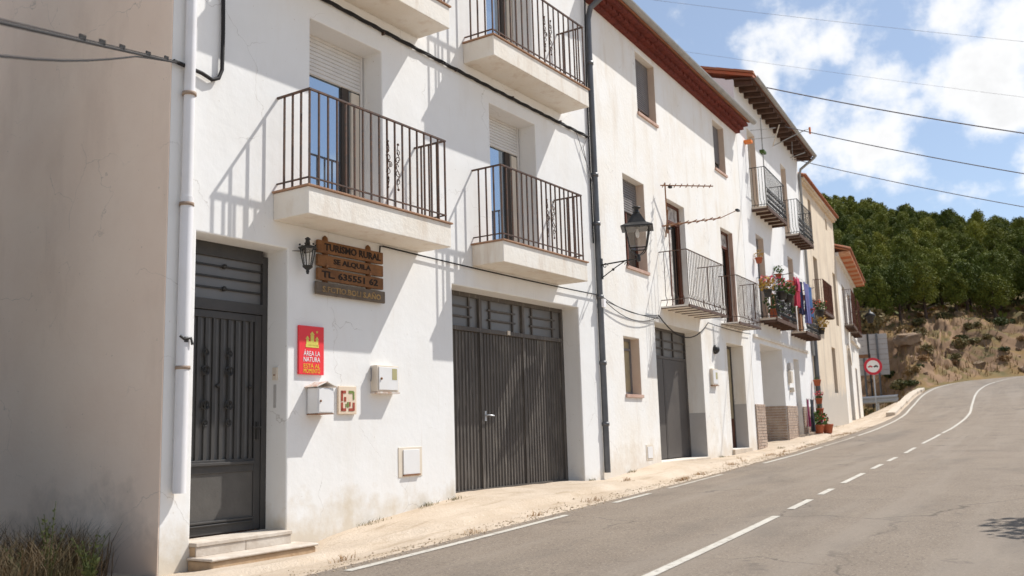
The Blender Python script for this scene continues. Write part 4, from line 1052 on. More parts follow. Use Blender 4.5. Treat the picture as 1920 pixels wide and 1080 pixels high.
an2 = yagi('antenna', 'bent television antenna hanging lower over the first iron balcony', F2, (.02, 17.62, 4.9), (.10, 17.6, 5.45), (.02, 17.45, 5.1), (.75, 19.0, 5.45), 7, .16, RUST)
MB().tube([(.75, 19.0, 5.45), (1.0, 19.4, 5.66)], .009, 5).part('boom_tip', RUST, an2)
MB().box(.97, 1.03, 19.35, 19.5, 5.64, 5.68).part('end_box', BLACK, an2)
hc = thing('hanging_cable', F2, (0, 17, 3.2), 'drooping cables strung past the first iron balcony to meter box', 'cable')
for k, (zs, ze, sg) in enumerate(((3.33, 3.25, .12), (3.31, 3.22, .22), (3.28, 3.18, .05))):
    MB().tube(sag((.06, 14.25, zs), (.05, 16.9, ze), sg, 10), .007, 5).part('strand', CABLE, hc)
MB().tube(sag((.05, 16.9, 3.25), (.05, 19.9, 3.36), .38, 12), .012, 5).part('loop', CABLE, hc)
MB().tube(sag((.05, 19.9, 3.36), (.05, 23.2, 3.36), .03, 8), .009, 5).part('strand', CABLE, hc)

# ================================================================== HOUSE 3: limewashed, wooden eave
h3 = thing('limewashed_house', F3, (0, 4, .6), 'third house, limewashed white with dark wooden rafters and flower balconies', 'house')
o3 = dict(u1=(1.2, 2.1, 6.85, 9.1, .28), u2=(5.45, 6.25, 6.85, 9.15, .28), l1=(1.4, 2.3, 3.90, 6.2, .28), l2=(5.5, 6.3, 3.88, 6.22, .28),
          arch=(1.0, 3.72, .3, 3.2, 2.0), d=(5.25, 6.05, .6, 3.04, .35))
fm = facade(.0, 8.4, -.3, 9.92, list(o3.values())); shell(fm, 0, 8.4, -.3, 9.92, -8)
fm.quad((-2.0, 1.0, .3), (-2.0, 3.72, .3), (-2.0, 3.72, 3.2), (-2.0, 1.0, 3.2))
fm.part('wall', W_WHITE3, h3, bevel=.014)
for k in ('u1', 'u2', 'l1', 'l2'):
    a, b, c_, d_, r_ = o3[k]; window(h3, a, b, c_, d_, -.16, CREAM if k[0] == 'u' else SHUTG, CURT, .06, None, None, 1)
    MB().box(-.15, -.003, b - .005, b - .001, c_, d_).part('reveal', REVEAL, h3)
a, b, c_, d_, r_ = o3['d']; f = MB().box(-.22, -.17, a, b, c_, d_).part('door', CREAM, h3); MB().box(-.168, -.13, b - .12, b - .08, 1.6, 1.7).part('handle', BLACK, f)
# brick dado with individual relief, joined
def bricks(rects, axis_n=True):
    mb = MB()
    for (n0, n1, s0, s1, z0, z1, face) in rects:
        z = z0; row = 0
        while z < z1 - .02:
            zt_ = min(z + .062, z1); u0, u1 = (s0, s1) if face == 's' else (n0, n1)
            u = u0 - (.11 if row % 2 else 0)
            while u < u1 - .01:
                p, q = max(u, u0), min(u + .215, u1)
                if q - p > .03:
                    e = random.uniform(-.004, .004)
                    if face == 's': mb.box(n0, n1 + e, p, q, z, zt_)
                    else: mb.box(p, q, s0 + e, s1, z, zt_)
                u += .225
            z += .074; row += 1
    return mb
dado = bricks([(.002, .035, .02, .98, .45, 1.64, 's'), (.002, .035, 3.74, 5.2, .55, 1.62, 's'), (.002, .035, 6.1, 7.9, .70, 1.62, 's'), (-1.95, -.003, 3.70, 3.715, .3, 1.62, 'n')])
dado.part('brick_dado', BRICK, h3, kind='stuff')
MB().box(-.3, .02, 5.2, 6.1, .45, .598).part('threshold', CONC, h3)
MB().box(.001, .07, .3, 7.6, 3.33, 3.40).part('cornice', SLAB, h3)
# balconies
kw = dict(mat=BLACK, panel=True)
iron_balcony(h3, 1.15, 3.62, 6.86, n=.42, nf=19, joists=5, **kw)
iron_balcony(h3, 5.45, 7.8, 6.87, n=.42, nf=18, joists=5, **kw)
bC = iron_balcony(h3, 1.15, 3.75, 3.87, n=.46, nf=20, joists=5, **kw)
bD = iron_balcony(h3, 5.2, 7.55, 3.84, n=.46, nf=18, joists=5, **kw)
# rafters, boarded soffit, gutter, roof
for i in range(17):
    s = .12 + 8.2 * i / 16
    MB().hexa([(-.02, s, 9.93), (-.02, s + .11, 9.93), (-.02, s + .11, 10.07), (-.02, s, 10.07)], [(.46, s, 9.89), (.46, s + .11, 9.89), (.46, s + .11, 9.99), (.46, s, 9.99)]).part('rafter', BEAMWOOD, h3)
MB().hexa([(-.2, .0, 10.10), (-.2, 8.5, 10.10), (.50, 8.5, 10.0), (.50, .0, 10.0)], [(-.2, .0, 10.13), (-.2, 8.5, 10.13), (.50, 8.5, 10.03), (.50, .0, 10.03)]).part('soffit_boards', BEAMWOOD, h3)
MB().box(-.02, .0, .0, 8.4, 9.921, 10.10).part('wall_plate', W_WHITE3, h3)
gt = MB()
for k in range(8):
    a0_, a1_ = math.pi * k / 8, math.pi * (k + 1) / 8
    gt.hexa(*[[(.565 + r_ * math.cos(math.pi + q), s_, 10.09 + r_ * math.sin(math.pi + q)) for (r_, q, s_) in ((.065, a0_, s), (.058, a0_, s), (.058, a1_, s), (.065, a1_, s))] for s in (.1, 8.62)])
gt.part('gutter', GUTTER, h3)
rs = roof_slab(.0, 8.5, -4, .52, 10.05, .30).part('roof', TERRA, h3)
eave_tiles(.05, 8.45, .53, 10.13, slope=.30).part('roof_tiles', TERRA, rs, kind='stuff')
vt = MB()
for k in range(10):
    n_ = .55 - .45 * k; vt.hexa([(n_, -.06, 10.12 + .135 * k), (n_, .10, 10.14 + .135 * k), (n_ - .5, .10, 10.30 + .135 * k), (n_ - .5, -.06, 10.28 + .135 * k)], [(n_, -.04, 10.19 + .135 * k), (n_, .08, 10.20 + .135 * k), (n_ - .5, .08, 10.36 + .135 * k), (n_ - .5, -.04, 10.35 + .135 * k)])
vt.part('verge_tiles', TERRA, rs, kind='stuff')
MB().add([(0.0, .003, 9.0), (.02, .003, 10.06), (-4, .003, 11.3), (-4, .003, 9.0)], [(0, 1, 2, 3)]).part('gable_wall', W_WHITE3, h3)
roof_slab(.0, 8.5, -4, -8.3, 10.05, .30).part('roof', TERRA, h3)
MB().tube([(.56, 8.55, 10.02), (.45, 8.5, 9.92), (.10, 8.36, 9.62), (.06, 8.34, 9.45), (.06, 8.34, 3.3)], .045, 8).part('downpipe', GUTTER, h3)
# things on house 3
an3 = thing('antenna', F3, (.42, 1.6, 8.0), 'tall mast antenna with crossbars on the upper left balcony of limewashed house', 'antenna')
MB().tube([(.36, 1.35, 6.9), (.36, 1.35, 9.35)], .016, 6).part('mast', GUTTER, an3)
for z in (8.75, 9.0): MB().tube([(.1, 1.2, z), (.7, 1.55, z + .06)], .010, 5).part('boom', GUTTER, an3)
MB().box(.30, .42, 1.2, 1.5, 8.35, 8.42).part('junction_box', LEAF, an3)
MB().box(.0, .2, .75, .95, 8.55, 8.62).part('amplifier', ORANGE, an3)
an4 = thing('antenna', F3, (.3, 5.0, 9.7), 'pale roof antenna poking past the wooden rafters', 'antenna')
MB().tube([(.06, 4.2, 9.35), (.95, 4.75, 9.85)], .014, 5).part('boom', GUTTER, an4); MB().tube([(.1, 4.05, 9.3), (.35, 3.95, 9.9)], .02, 5).part('stay', CREAM, an4)
MB().tube([(.9, 4.72, 9.83), (1.05, 5.0, 9.95)], .010, 5).part('tip', GUTTER, an4); MB().box(1.02, 1.07, 4.95, 5.02, 9.78, 9.98).part('end_plate', ORANGE, an4)
MB().tube([(.2, 6.1, 9.45), (.62, 6.4, 9.62)], .012, 5).part('stay', GUTTER, an4); MB().tube([(.3, 5.9, 9.3), (.33, 5.9, 9.9)], .010, 5).part('stay', GUTTER, an4)
mb3 = thing('letter_box', F3, (0, 4.4, 2.3), 'grey letter box on the white pillar beside the brick dado', 'letter box')
MB().box(.0, .10, 4.26, 4.5, 2.28, 2.62).part('body', CREAM, mb3); MB().box(.0, .10, 4.26, 4.62, 2.66, 2.86).part('meter', PAD, mb3)
rk = MB(); rk.box(.0, .05, 4.35, 4.9, 2.05, 2.09); rk.box(.0, .12, 4.4, 4.44, 2.02, 2.15); rk.part('rack', CREAM, mb3)

def foliage(mb, c, r, n, size, flat=.7, seed=None, up=.3):
    rnd = random
    for _ in range(n):
        while True:
            p = Vector((rnd.uniform(-1, 1), rnd.uniform(-1, 1), rnd.uniform(-1, 1)))
            if p.length < 1: break
        p = Vector((p.x * r[0], p.y * r[1], p.z * r[2])) + Vector(c)
        a = Vector((rnd.gauss(0, 1), rnd.gauss(0, 1), rnd.gauss(0, 1) + up)).normalized(); b = a.orthogonal().normalized()
        s = size * rnd.uniform(.6, 1.3)
        w = a.cross(b)
        mb.add([p - b * s * .5, p + w * s * .32, p + b * s * .6, p - w * s * .32], [(0, 1, 2, 3)])
    return mb
def flower_pot(F, pos, label, r=.11, h=.18, plant=(LEAF, 60, .16, .05), bloom=None, group='flower pots on the limewashed house', pot=POT, name='flower_pot'):
    t = thing(name, F, pos, label, 'flower pot', group)
    n, s, z = pos
    MB().lathe((n, s, z), [(r * .68, 0), (r * .92, h * .8), (r, h * .8), (r, h), (r * .85, h), (r * .8, h * .85), (.01, h * .84)], 12).part('pot', pot, t)
    mt, cnt, rad, sz = plant
    foliage(MB(), (n, s, z + h + rad * .6), (rad, rad, rad), cnt, sz).part('foliage', mt, t)
    if bloom: foliage(MB(), (n, s, z + h + rad * 1.1), (rad * 1.1, rad * 1.2, rad * .6), 40, sz * .9).part('blossom', bloom, t)
    return t
GP = 'flower pots on the limewashed house'
# balcony flowers along the rails
flower_pot(F3, (.30, 1.0, 4.40), 'leftmost geranium box on the flower balcony rail with yellowing leaves', .13, .2, (YELF, 150, .23, .085), PINK, pot=BLACK)
flower_pot(F3, (.56, 1.5, 4.36), 'pink geraniums spilling over the middle of flower balcony rail', .15, .22, (LEAF, 150, .23, .085), PINK, pot=BLACK)
flower_pot(F3, (.58, 2.2, 4.36), 'red and pink geraniums at the right end of flower balcony rail', .15, .2, (LEAF, 150, .23, .085), REDF, pot=BLACK)
flower_pot(F3, (.30, 1.5, 3.88), 'leafy dark plant standing on the flower balcony floor at left', .13, .25, (LEAF, 110, .26, .10), None)
flower_pot(F3, (.30, 3.1, 3.88), 'leafy plant standing on the flower balcony floor at right', .13, .25, (LEAF, 110, .26, .10), None)
flower_pot(F3, (.55, 5.25, 4.05), 'pink flowering pot hung low on the laundry balcony corner', .11, .18, (LEAF, 60, .2, .08), PINK)
flower_pot(F3, (.56, 7.2, 4.45), 'red geraniums on the far rail of the laundry balcony', .13, .2, (LEAF, 90, .22, .09), REDF, pot=BLACK)
flower_pot(F3, (.52, 7.35, 3.9), 'bright yellow green plant under the far end of laundry balcony', .13, .2, (YELF, 110, .26, .10), None, pot=BLACK)
flower_pot(F3, (.12, 1.05, 5.32), 'hanging pot on the wall by the left lower window of limewashed house', .10, .15, (YELF, 50, .13, .06), None)
flower_pot(F3, (.12, 3.4, 5.2), 'bushy green hanging pot between the two lower balconies', .10, .15, (LEAF, 90, .17, .07), None)
flower_pot(F3, (.12, 5.75, 5.05), 'brown hanging pot above the red laundry', .11, .16, (YELF, 60, .16, .07), REDF)
flower_pot(F3, (.12, 7.0, 4.98), 'small hanging pot above the blue laundry', .10, .15, (YELF, 50, .14, .07), None)
flower_pot(F3, (.16, 8.02, 2.30), 'topmost terracotta pot on the wall by the drainpipe', .13, .2, (LEAF, 20, .1, .06), None)
flower_pot(F3, (.16, 8.08, 1.72), 'middle terracotta pot on the wall by the drainpipe', .12, .18, (LEAF, 60, .14, .07), PINK)
flower_pot(F3, (.18, 8.0, 1.38), 'lowest terracotta pot on the wall by the drainpipe', .13, .2, (LEAF, 20, .1, .06), None)
def gz(F, n, s):
    p = F.w(n, s, 0); return float(H(p.x, p.y)[0])
for (n, s, lab, r, pl, bl) in ((.35, 6.6, 'terracotta floor pot with tall green agave by the brick dado', .17, (LEAF, 60, .28, .16), None),
                               (.30, 7.35, 'terracotta floor pot with red flowers nearest the drainpipe', .15, (LEAF, 60, .2, .09), REDF),
                               (.55, 6.95, 'empty looking wide terracotta pot between the floor pots', .18, (YELF, 14, .1, .05), None),
                               (.28, 7.75, 'dark floor pot with red leaves below wall pots', .16, (CL_MAG, 60, .22, .09), None)):
    flower_pot(F3, (n, s, gz(F3, n, s) - .005), lab, r, r * 1.6, pl, bl, pot=POT if 'dark' not in lab else BLACK)
# laundry
def cloth(F, pos, w, h, mat, label, name, taper=0.0, folds=3, cut=None, group='laundry on the flower balcony', ang=0.0):
    n, s, z = pos; mb = MB(); U, V = 14, 8
    for (ua, ub, hh) in (cut or ((0, 1, 1),)):
        for side in (0, 1):
            vs = []
            for j in range(V + 1):
                v = j / V
                for i in range(U + 1):
                    u = ua + (ub - ua) * i / U; ww = w * (1 + taper * v)
                    fold = .035 * v * math.sin(folds * 2 * math.pi * u + 1.3 * v) + .02 * math.sin(9 * u + 3 * v)
                    du = (u - .5) * ww
                    vs.append((n + fold + side * .012 + du * math.sin(ang), s + du * math.cos(ang), z - h * hh * v))
            fs = [(j * (U + 1) + i, j * (U + 1) + i + 1, (j + 1) * (U + 1) + i + 1, (j + 1) * (U + 1) + i) for j in range(V) for i in range(U)]
            if not side: fs = [tuple(reversed(f)) for f in fs]
            mb.add(vs, fs, True)
    return mb.single(name, mat, F, pos, label, 'laundry', group)
GL = 'laundry on the flower balcony'
ln = thing('clothes_line', F3, (.6, 6, 4.9), 'iron laundry bracket with line in front of the laundry balcony', 'clothes line')
for s in (2.3, 5.65): MB().tube([(.44, s, 5.14), (.70, s, 5.17)], .010, 5).part('bracket', IRON, ln)
for s in (2.3, 5.65): MB().tube([(.455, s, 4.6), (.455, s, 5.16)], .010, 5).part('bracket', IRON, ln)
for n in (.58, .64, .69): MB().tube([(n, 2.3, 5.172), (n, 5.65, 5.172)], .004, 4).part('line', CABLEG, ln)
cloth(F3, (.60, 3.35, 5.16), .80, .80, CL_RED, 'red garment hanging long at the left end of the laundry', 'red_garment')
cloth(F3, (.66, 3.22, 5.155), .40, .38, CL_PINK, 'pink top hanging in front of the red garment', 'pink_top')
cloth(F3, (.59, 3.95, 5.16), .55, .95, CL_NAVY, 'navy garment between the red and the lavender laundry', 'navy_garment')
cloth(F3, (.66, 4.45, 5.155), .72, 1.18, CL_LAV, 'long lavender blue trousers, the longest piece of laundry', 'trousers', cut=((0, .46, 1), (.54, 1, .98)))
cloth(F3, (.61, 5.15, 5.16), .85, .92, CL_BLUE, 'bright blue shirt at the right end of the laundry', 'blue_shirt', taper=.15)
for (s, lab) in ((1.85, 'brown wooden board standing behind the flower balcony rail'), (5.5, 'brown wooden board standing on the laundry balcony')):
    t = MB(); t.box(.18, .22, s, s + .55, 3.885, 4.62); t.box(.16, .24, s + .05, s + .11, 3.885, 4.60); t.box(.16, .24, s + .42, s + .48, 3.885, 4.60)
    t.single('wooden_board', PALEWOOD, F3, (.2, s + .25, 3.9), lab, 'board')
zz0 = gz(F3, .3, 6.0)
t = cloth(F3, (.30, 5.95, zz0 + 1.05), .42, .95, CL_DARK, 'dark blue cloth hung beside the floor pots', 'dark_cloth', group=None, folds=2)
t = cloth(F3, (.26, 5.52, zz0 + 1.05), .22, .8, CL_MAG, 'magenta cloth hung against the brick dado', 'magenta_cloth', group=None, folds=2)
cr_ = thing('cloth_rack', F3, (.3, 5.8, zz0), 'thin metal rack carrying the dark and magenta cloths', 'rack')
for s in (5.35, 6.25): MB().tube([(.27, s, zz0 - .02), (.27, s, zz0 + 1.08)], .010, 5).part('leg', GUTTER, cr_)
MB().tube([(.27, 5.35, zz0 + 1.07), (.27, 6.25, zz0 + 1.07)], .010, 5).part('rail', GUTTER, cr_)
# ================================================================== HOUSE 4: beige
h4 = thing('beige_house', F4, (0, 4, .9), 'fourth house with bare beige plaster and terracotta tile eave', 'house')
o4 = dict(v1=(.15, .42, 8.62, 8.95, .2), u=(1.65, 2.25, 7.2, 9.0, .25), v2=(5.65, 6.05, 8.6, 9.05, .2), l1=(1.85, 2.75, 4.9, 6.95, .25), l2=(6.5, 7.25, 4.9, 7.0, .25), d=(4.6, 5.5, 2.2, 3.9, .2))
fm = facade(.02, 7.75, -.3, 9.25, list(o4.values())); shell(fm, .02, 7.75, -.3, 9.25, -8); fm.part('wall', W_BEIGE, h4, bevel=.014)
for k, o in o4.items():
    window(h4, o[0], o[1], o[2], o[3], -.13, DOORWOOD if k != 'd' else BEAMWOOD, DARKGLASS if k != 'd' else DOORWOOD, .06, None, None, 0 if k[0] == 'v' else 1)
MB().box(.001, .10, .04, 7.77, 9.25, 9.32).part('cornice', W_BEIGE, h4); MB().box(.001, .17, .04, 7.78, 9.321, 9.38).part('cornice', W_BEIGE, h4)
rs = roof_slab(.0, 7.8, -4, .16, 9.385, .32).part('roof', TERRA, h4); eave_tiles(.1, 7.72, .26, 9.40, slope=.32, step=.19).part('roof_tiles', TERRA, rs, kind='stuff')
roof_slab(.0, 7.8, -4, -8.2, 9.385, .32).part('roof', TERRA, h4)
q = MB()
z = .4; k = 0
while z < 3.4:
    hh = random.uniform(.22, .36); q.box(.002, .05 + random.uniform(-.01, .02), .25, .95 + random.uniform(-.12, .12), z, z + hh - .02); z += hh; k += 1
q.part('quoin_stones', STONE, h4, kind='stuff')
MB().tube([(.10, .12, 4.0), (.10, .12, .9)], .075, 10).part('downpipe', ZINC, h4)
iron_balcony(h4, 1.35, 3.45, 4.92, n=.34, nf=20, rail_h=1.1, joists=3, slab=STONE, mat=DOORWOOD, toe=False)
# ================================================================== HOUSE 5: white, tiled soffit
h5 = thing('far_white_house', F5, (0, 5, 1.1), 'last white house of the row with brown shutters and tiled eave', 'house')
o5 = dict(w1=(2.2, 4.0, 5.2, 7.0, .25), w2=(5.6, 7.4, 5.2, 7.0, .25), a1=(2.0, 4.3, 1.0, 4.3, .35), d=(6.7, 8.0, 1.1, 3.6, .3))
fm = facade(.03, 10.36, -.3, 8.0, list(o5.values())); shell(fm, .03, 10.36, -.3, 8.0, -6); fm.part('wall', W_WHITE5, h5, bevel=.014)
for k in ('w1', 'w2'):
    o = o5[k]; w = window(h5, o[0], o[1], o[2], o[3], -.12, DOORWOOD, DARKGLASS, .06, None, None, 1)
o = o5['a1']; f = MB().box(-.30, -.25, o[0], o[1], o[2], o[3]).part('door', W_BEIGE, h5); MB().box(-.249, -.22, 3.6, 4.28, 1.0, 4.1).part('door_leaf', GREYDOOR, f)
o = o5['d']; MB().box(-.25, -.2, o[0], o[1], o[2], o[3]).part('door', DOORWOOD, h5)
arc = MB(); cx_, r0 = 3.15, 1.15
for k in range(10):
    a0_, a1_ = math.pi * k / 10, math.pi * (k + 1) / 10
    arc.hexa(*[[(n_, cx_ + r_ * math.cos(q), 3.6 + .7 * r_ * math.sin(q)) for (r_, q) in ((r0, a0_), (r0, a1_), (r0 + .14, a1_), (r0 + .14, a0_))] for n_ in (.002, .02)])
arc.part('arch_trim', W_BEIGE, h5)
iron_balcony(h5, 1.9, 4.3, 5.2, n=.38, nf=18, rail_h=1.5, joists=3, slab=STONE, mat=DOORWOOD, toe=False)
iron_balcony(h5, 5.4, 7.7, 5.2, n=.38, nf=18, rail_h=1.5, joists=3, slab=STONE, mat=DOORWOOD, toe=False)
MB().box(.001, .12, 5.0, 10.3, 4.75, 4.95).part('cornice', W_WHITE5, h5)
rs = roof_slab(-.05, 10.6, -3, .52, 8.02, .32, .05).part('roof', TERRA, h5)
eave_tiles(.05, 10.5, .62, 8.08, r=.10, length=.9, slope=.32, step=.21).part('roof_tiles', TERRA, rs, kind='stuff')
TERRA2 = material('bleached_terracotta', (0.55, 0.33, 0.21), 0.9, (0.45, 0.20, 0.10), 9, 0.8)
TERRA3 = material('orange_terracotta', (0.50, 0.155, 0.06), 0.9, (0.36, 0.12, 0.06), 9, 0.8)
ets = [MB(), MB()]
s = .1; k = 0
while s < 10.4:
    ets[(k * 7 // 3) % 2].tube([(.14, s, 7.96), (.56, s, 7.985)], .085, 7); s += .22; k += 1
for et, mt in zip(ets, (TERRA2, TERRA3)): et.part('eave_tiles', mt, rs, kind='stuff')
MB().box(.001, .135, .04, 10.35, 7.86, 8.01).part('mortar_course', W_WHITE5, rs)
roof_slab(-.05, 10.6, -3, -6.3, 8.02, .32).part('roof', TERRA, h5)
# small lantern on the last house
fl = thing('wall_lantern', F5, (0, 8.2, 5.2), 'distant black lantern on the corner of the last house', 'lantern')
MB().tube([(0, 6.6, 6.2), (.85, 6.6, 6.2)], .02, 6).part('arm', BLACK, fl)
m = MB(); m.lathe((.85, 6.6, 5.95), [(.12, -.3), (.2, .0), (.28, .02), (.14, .18), (.06, .22), (.03, .34)], 6); m.part('lantern_head', BLACK, fl)

# ================================================================== signs, guard rail, wires
def at(p): return Vector(p)
sp_ = thing('road_sign', WORLD, (-8.0, 51.0, 1.6), 'round red bordered no overtaking sign on a grey post', 'road sign')
sdir = Vector((0 + 7.9, -51.0, 0)).normalized(); sside = Vector((-sdir.y, sdir.x, 0))
def disc(c, r, th, mt, name, parent, seg=28, r_in=0.0):
    mb = MB(); vs = []; c = Vector(c)
    for off in (0, th):
        for rr in ((r,) if not r_in else (r, r_in)):
            for k in range(seg):
                a = 2 * math.pi * k / seg; vs.append(c + sdir * off + sside * rr * math.cos(a) + Vector((0, 0, 1)) * rr * math.sin(a))
    fs = []
    if not r_in:
        fs += [tuple(range(seg)), tuple(range(2 * seg - 1, seg - 1, -1))] + [(k, seg + k, seg + (k + 1) % seg, (k + 1) % seg) for k in range(seg)]
    else:
        for k in range(seg):
            k2 = (k + 1) % seg
            fs += [(2 * seg + k, 2 * seg + k2, 3 * seg + k2, 3 * seg + k), (k, 2 * seg + k, 2 * seg + k2, k2), (seg + k, seg + k2, 3 * seg + k2, 3 * seg + k)]
    mb.add(vs, fs); return mb.part(name, mt, parent)
dc = Vector((-7.94, 50.91, 3.89))
disc(dc, .43, .012, DISCW, 'disc', sp_); disc(dc + sdir * .014, .44, .006, DISCR, 'border', sp_, r_in=.315)
def little_car(cx, mt):
    mb = MB(); o = dc + sdir * .0145
    prof = [(-.11, -.035), (-.11, .012), (-.055, .02), (-.035, .055), (.05, .055), (.07, .018), (.11, .010), (.11, -.035)]
    mb.add([o + sside * (cx + p[0]) + Vector((0, 0, p[1])) for p in prof] , [tuple(range(len(prof)))])
    for wx in (-.065, .065): mb.add([o + sside * (cx + wx + .03 * math.cos(2 * math.pi * k / 10)) + Vector((0, 0, -.035 + .03 * math.sin(2 * math.pi * k / 10))) for k in range(10)], [tuple(range(10))])
    mb.part('car_symbol', mt, sp_)
little_car(-.135, DISCR); little_car(.135, BLACK)
gzp = float(H(-8.0, 51.1)[0])
MB().tube([dc - sdir * .045 + Vector((0, 0, .4)), Vector((dc.x, dc.y, gzp - .3)) - sdir * .045], .035, 8).part('post', GALV, sp_)
# board seen from behind
bd = thing('sign_board', WORLD, (-8.9, 57.2, 2.3), 'grey back of a large slatted direction board beyond the last house', 'sign board')
bdir = Vector((8.9, -57.2, 0)).normalized(); bs = Vector((-bdir.y, bdir.x, 0)); b0 = Vector((-9.0, 57.0, 0))
for i in range(8):
    z0_ = 3.72 + i * .295
    p = [b0 + bs * u + bdir * n for n in (0, .04) for u in (-.78, .98)]
    MB().hexa([(*p[0].xy, z0_), (*p[1].xy, z0_), (*p[3].xy, z0_), (*p[2].xy, z0_)], [(*p[0].xy, z0_ + .28), (*p[1].xy, z0_ + .28), (*p[3].xy, z0_ + .28), (*p[2].xy, z0_ + .28)]).part('slat', BOARDG, bd, bevel=.01)
for u in (-.35, .42):
    q = b0 + bs * u + bdir * .10; gg = float(H(q.x, q.y)[0])
    MB().tube([(q.x, q.y, gg - .3), (q.x, q.y, 6.1)], .055, 8).part('post', ZINC, bd)
b2d = thing('small_board', WORLD, (-9.5, 55.5, 3), 'smaller grey board back with rusty lower edge beside house corner', 'sign board')
for i in range(4):
    z0_ = 4.62 + i * .33; c0 = Vector((-9.05, 55.2, 0))
    p = [c0 + bs * u + bdir * n for n in (0, .04) for u in (-.5, .35)]
    MB().hexa([(*p[0].xy, z0_), (*p[1].xy, z0_), (*p[3].xy, z0_), (*p[2].xy, z0_)], [(*p[0].xy, z0_ + .31), (*p[1].xy, z0_ + .31), (*p[3].xy, z0_ + .31), (*p[2].xy, z0_ + .31)]).part('slat', BOARDG, b2d, bevel=.01)
MB().hexa([(*(c0 + bs * -.5 + bdir * .05).xy, 4.60), (*(c0 + bs * .36 + bdir * .05).xy, 4.60), (*(c0 + bs * .36 + bdir * .09).xy, 4.60), (*(c0 + bs * -.5 + bdir * .09).xy, 4.60)],
          [(*(c0 + bs * -.5 + bdir * .05).xy, 4.80), (*(c0 + bs * .36 + bdir * .05).xy, 4.80), (*(c0 + bs * .36 + bdir * .09).xy, 4.80), (*(c0 + bs * -.5 + bdir * .09).xy, 4.80)]).part('rusty_edge', RUST, b2d)
q = c0 + bs * .28 + bdir * .10; MB().tube([(q.x, q.y, float(H(q.x, q.y)[0]) - .3), (q.x, q.y, 5.95)], .05, 8).part('post', BLACK, b2d)
# guard rail
gr = thing('guard_rail', WORLD, (-7.8, 51.8, 1.6), 'short galvanised guard rail beside the last house', 'guard rail')
ga, gb_ = Vector((-9.6, 53.6, 0)), Vector((-6.80, 50.5, 0)); gd_ = (gb_ - ga).normalized(); gnn = Vector((gd_.y, -gd_.x, 0))
prof = [(0, 2.02), (.05, 2.06), (.05, 2.14), (0, 2.18), (0, 2.24), (.05, 2.28), (.05, 2.36), (0, 2.40)]
mb = MB(); vs = []
for t in (ga, gb_):
    for (n, z) in prof: vs.append((t + gnn * n + Vector((0, 0, z - .0))))
k = len(prof)
mb.add(vs, [(i, i + 1, k + i + 1, k + i) for i in range(k - 1)]).part('beam', GALV, gr)
for t in (.12, .55, .93):
    p = ga.lerp(gb_, t) - gnn * .07; z_ = float(H(p.x, p.y)[0])
    MB().box(p.x - .05, p.x + .05, p.y - .03, p.y + .03, z_ - .2, 2.36).part('post', GALV, gr)
# kerb stones by the curve
kb = thing('kerb', WORLD, (-5.8, 45, 1.9), 'pale concrete kerb stones along the road edge past the houses', 'kerb', kind='structure')
yy = 39.5
while yy < 51:
    c_ = ctr_at(yy); i = int(np.argmin(abs(CTR[:, 1] - yy))); nn = NRM[i]; tt = TAN[i]
    l0 = EDGE_L + .36 + random.uniform(-.02, .02); z_ = float(zroad(yy))
    a = c_ + nn * l0 + tt * .02; b = c_ + nn * l0 + tt * .88; w_ = nn * .34; z2 = float(zroad(yy + .9))
    MB().hexa([(*a, z_ - .2), (*b, z2 - .2), (*(b + w_), z2 - .2), (*(a + w_), z_ - .2)], [(*a, z_ + .10), (*b, z2 + .10), (*(b + w_), z2 + .09), (*(a + w_), z_ + .09)]).part('kerb_stone', CONC, kb, bevel=.02)
    yy += .9
# overhead wires
def wire(a, b, sagk, r, label, back=0.0):
    a, b = Vector(a), Vector(b); d = b - a; b = b + d * .35
    a = a - d * back
    return MB().tube(sag(a, b, sagk, 18), r, 5).single('overhead_wire', WIREC, WORLD, tuple(a), label, 'wire', 'overhead wires crossing the sky')
wire((-6.1, 25.2, 10.36), (-.01, 26.68, 8.36), .10, .018, 'uppermost thick overhead wire leaving the wooden eave')
wire((-6.3, 27.6, 9.95), (-.12, 26.8, 7.34), .10, .014, 'middle overhead wire from the end of the gutter')
wire((-6.5, 29.9, 9.5), (-.22, 29.14, 6.94), .10, .012, 'lowest overhead wire leaving the gutter downpipe')
wire((-20.46, 53.42, 28.3), (.55, 66.02, 24.95), .15, .010, 'faint highest wire across the top of sky')
wire((-14.1, 58.0, 24.2), (.19, 66.44, 21.4), .15, .008, 'faint thin wire between the clouds', .75)
# ================================================================== vegetation
rng = random.Random(11)
def tuft_arrays(cent, r, n, size, seed):
    rs_ = np.random.RandomState(seed)
    p = rs_.normal(size=(n, 3)); p /= np.linalg.norm(p, axis=1)[:, None]; p *= (rs_.rand(n, 1) ** .45); p = p * np.array(r) + np.array(cent)
    a = rs_.normal(size=(n, 3)); a[:, 2] += .35; a /= np.linalg.norm(a, axis=1)[:, None]
    t = rs_.normal(size=(n, 3)); b = np.cross(a, t); b /= np.linalg.norm(b, axis=1)[:, None]; c_ = np.cross(a, b)
    s = size * (.6 + .8 * rs_.rand(n, 1))
    return np.stack([p - b * s * .6, p + c_ * s * .38, p + b * s * .6, p - c_ * s * .38], 1)
def quads_mesh(name, Q, mat):
    v = Q.reshape(-1, 3); me = bpy.data.meshes.new(name); me.vertices.add(len(v)); me.vertices.foreach_set('co', v.ravel())
    n = len(Q); me.loops.add(4 * n); me.loops.foreach_set('vertex_index', np.arange(4 * n, dtype=np.int32))
    me.polygons.add(n); me.polygons.foreach_set('loop_start', np.arange(0, 4 * n, 4, dtype=np.int32)); me.update(calc_edges=True); me.materials.append(mat); return me
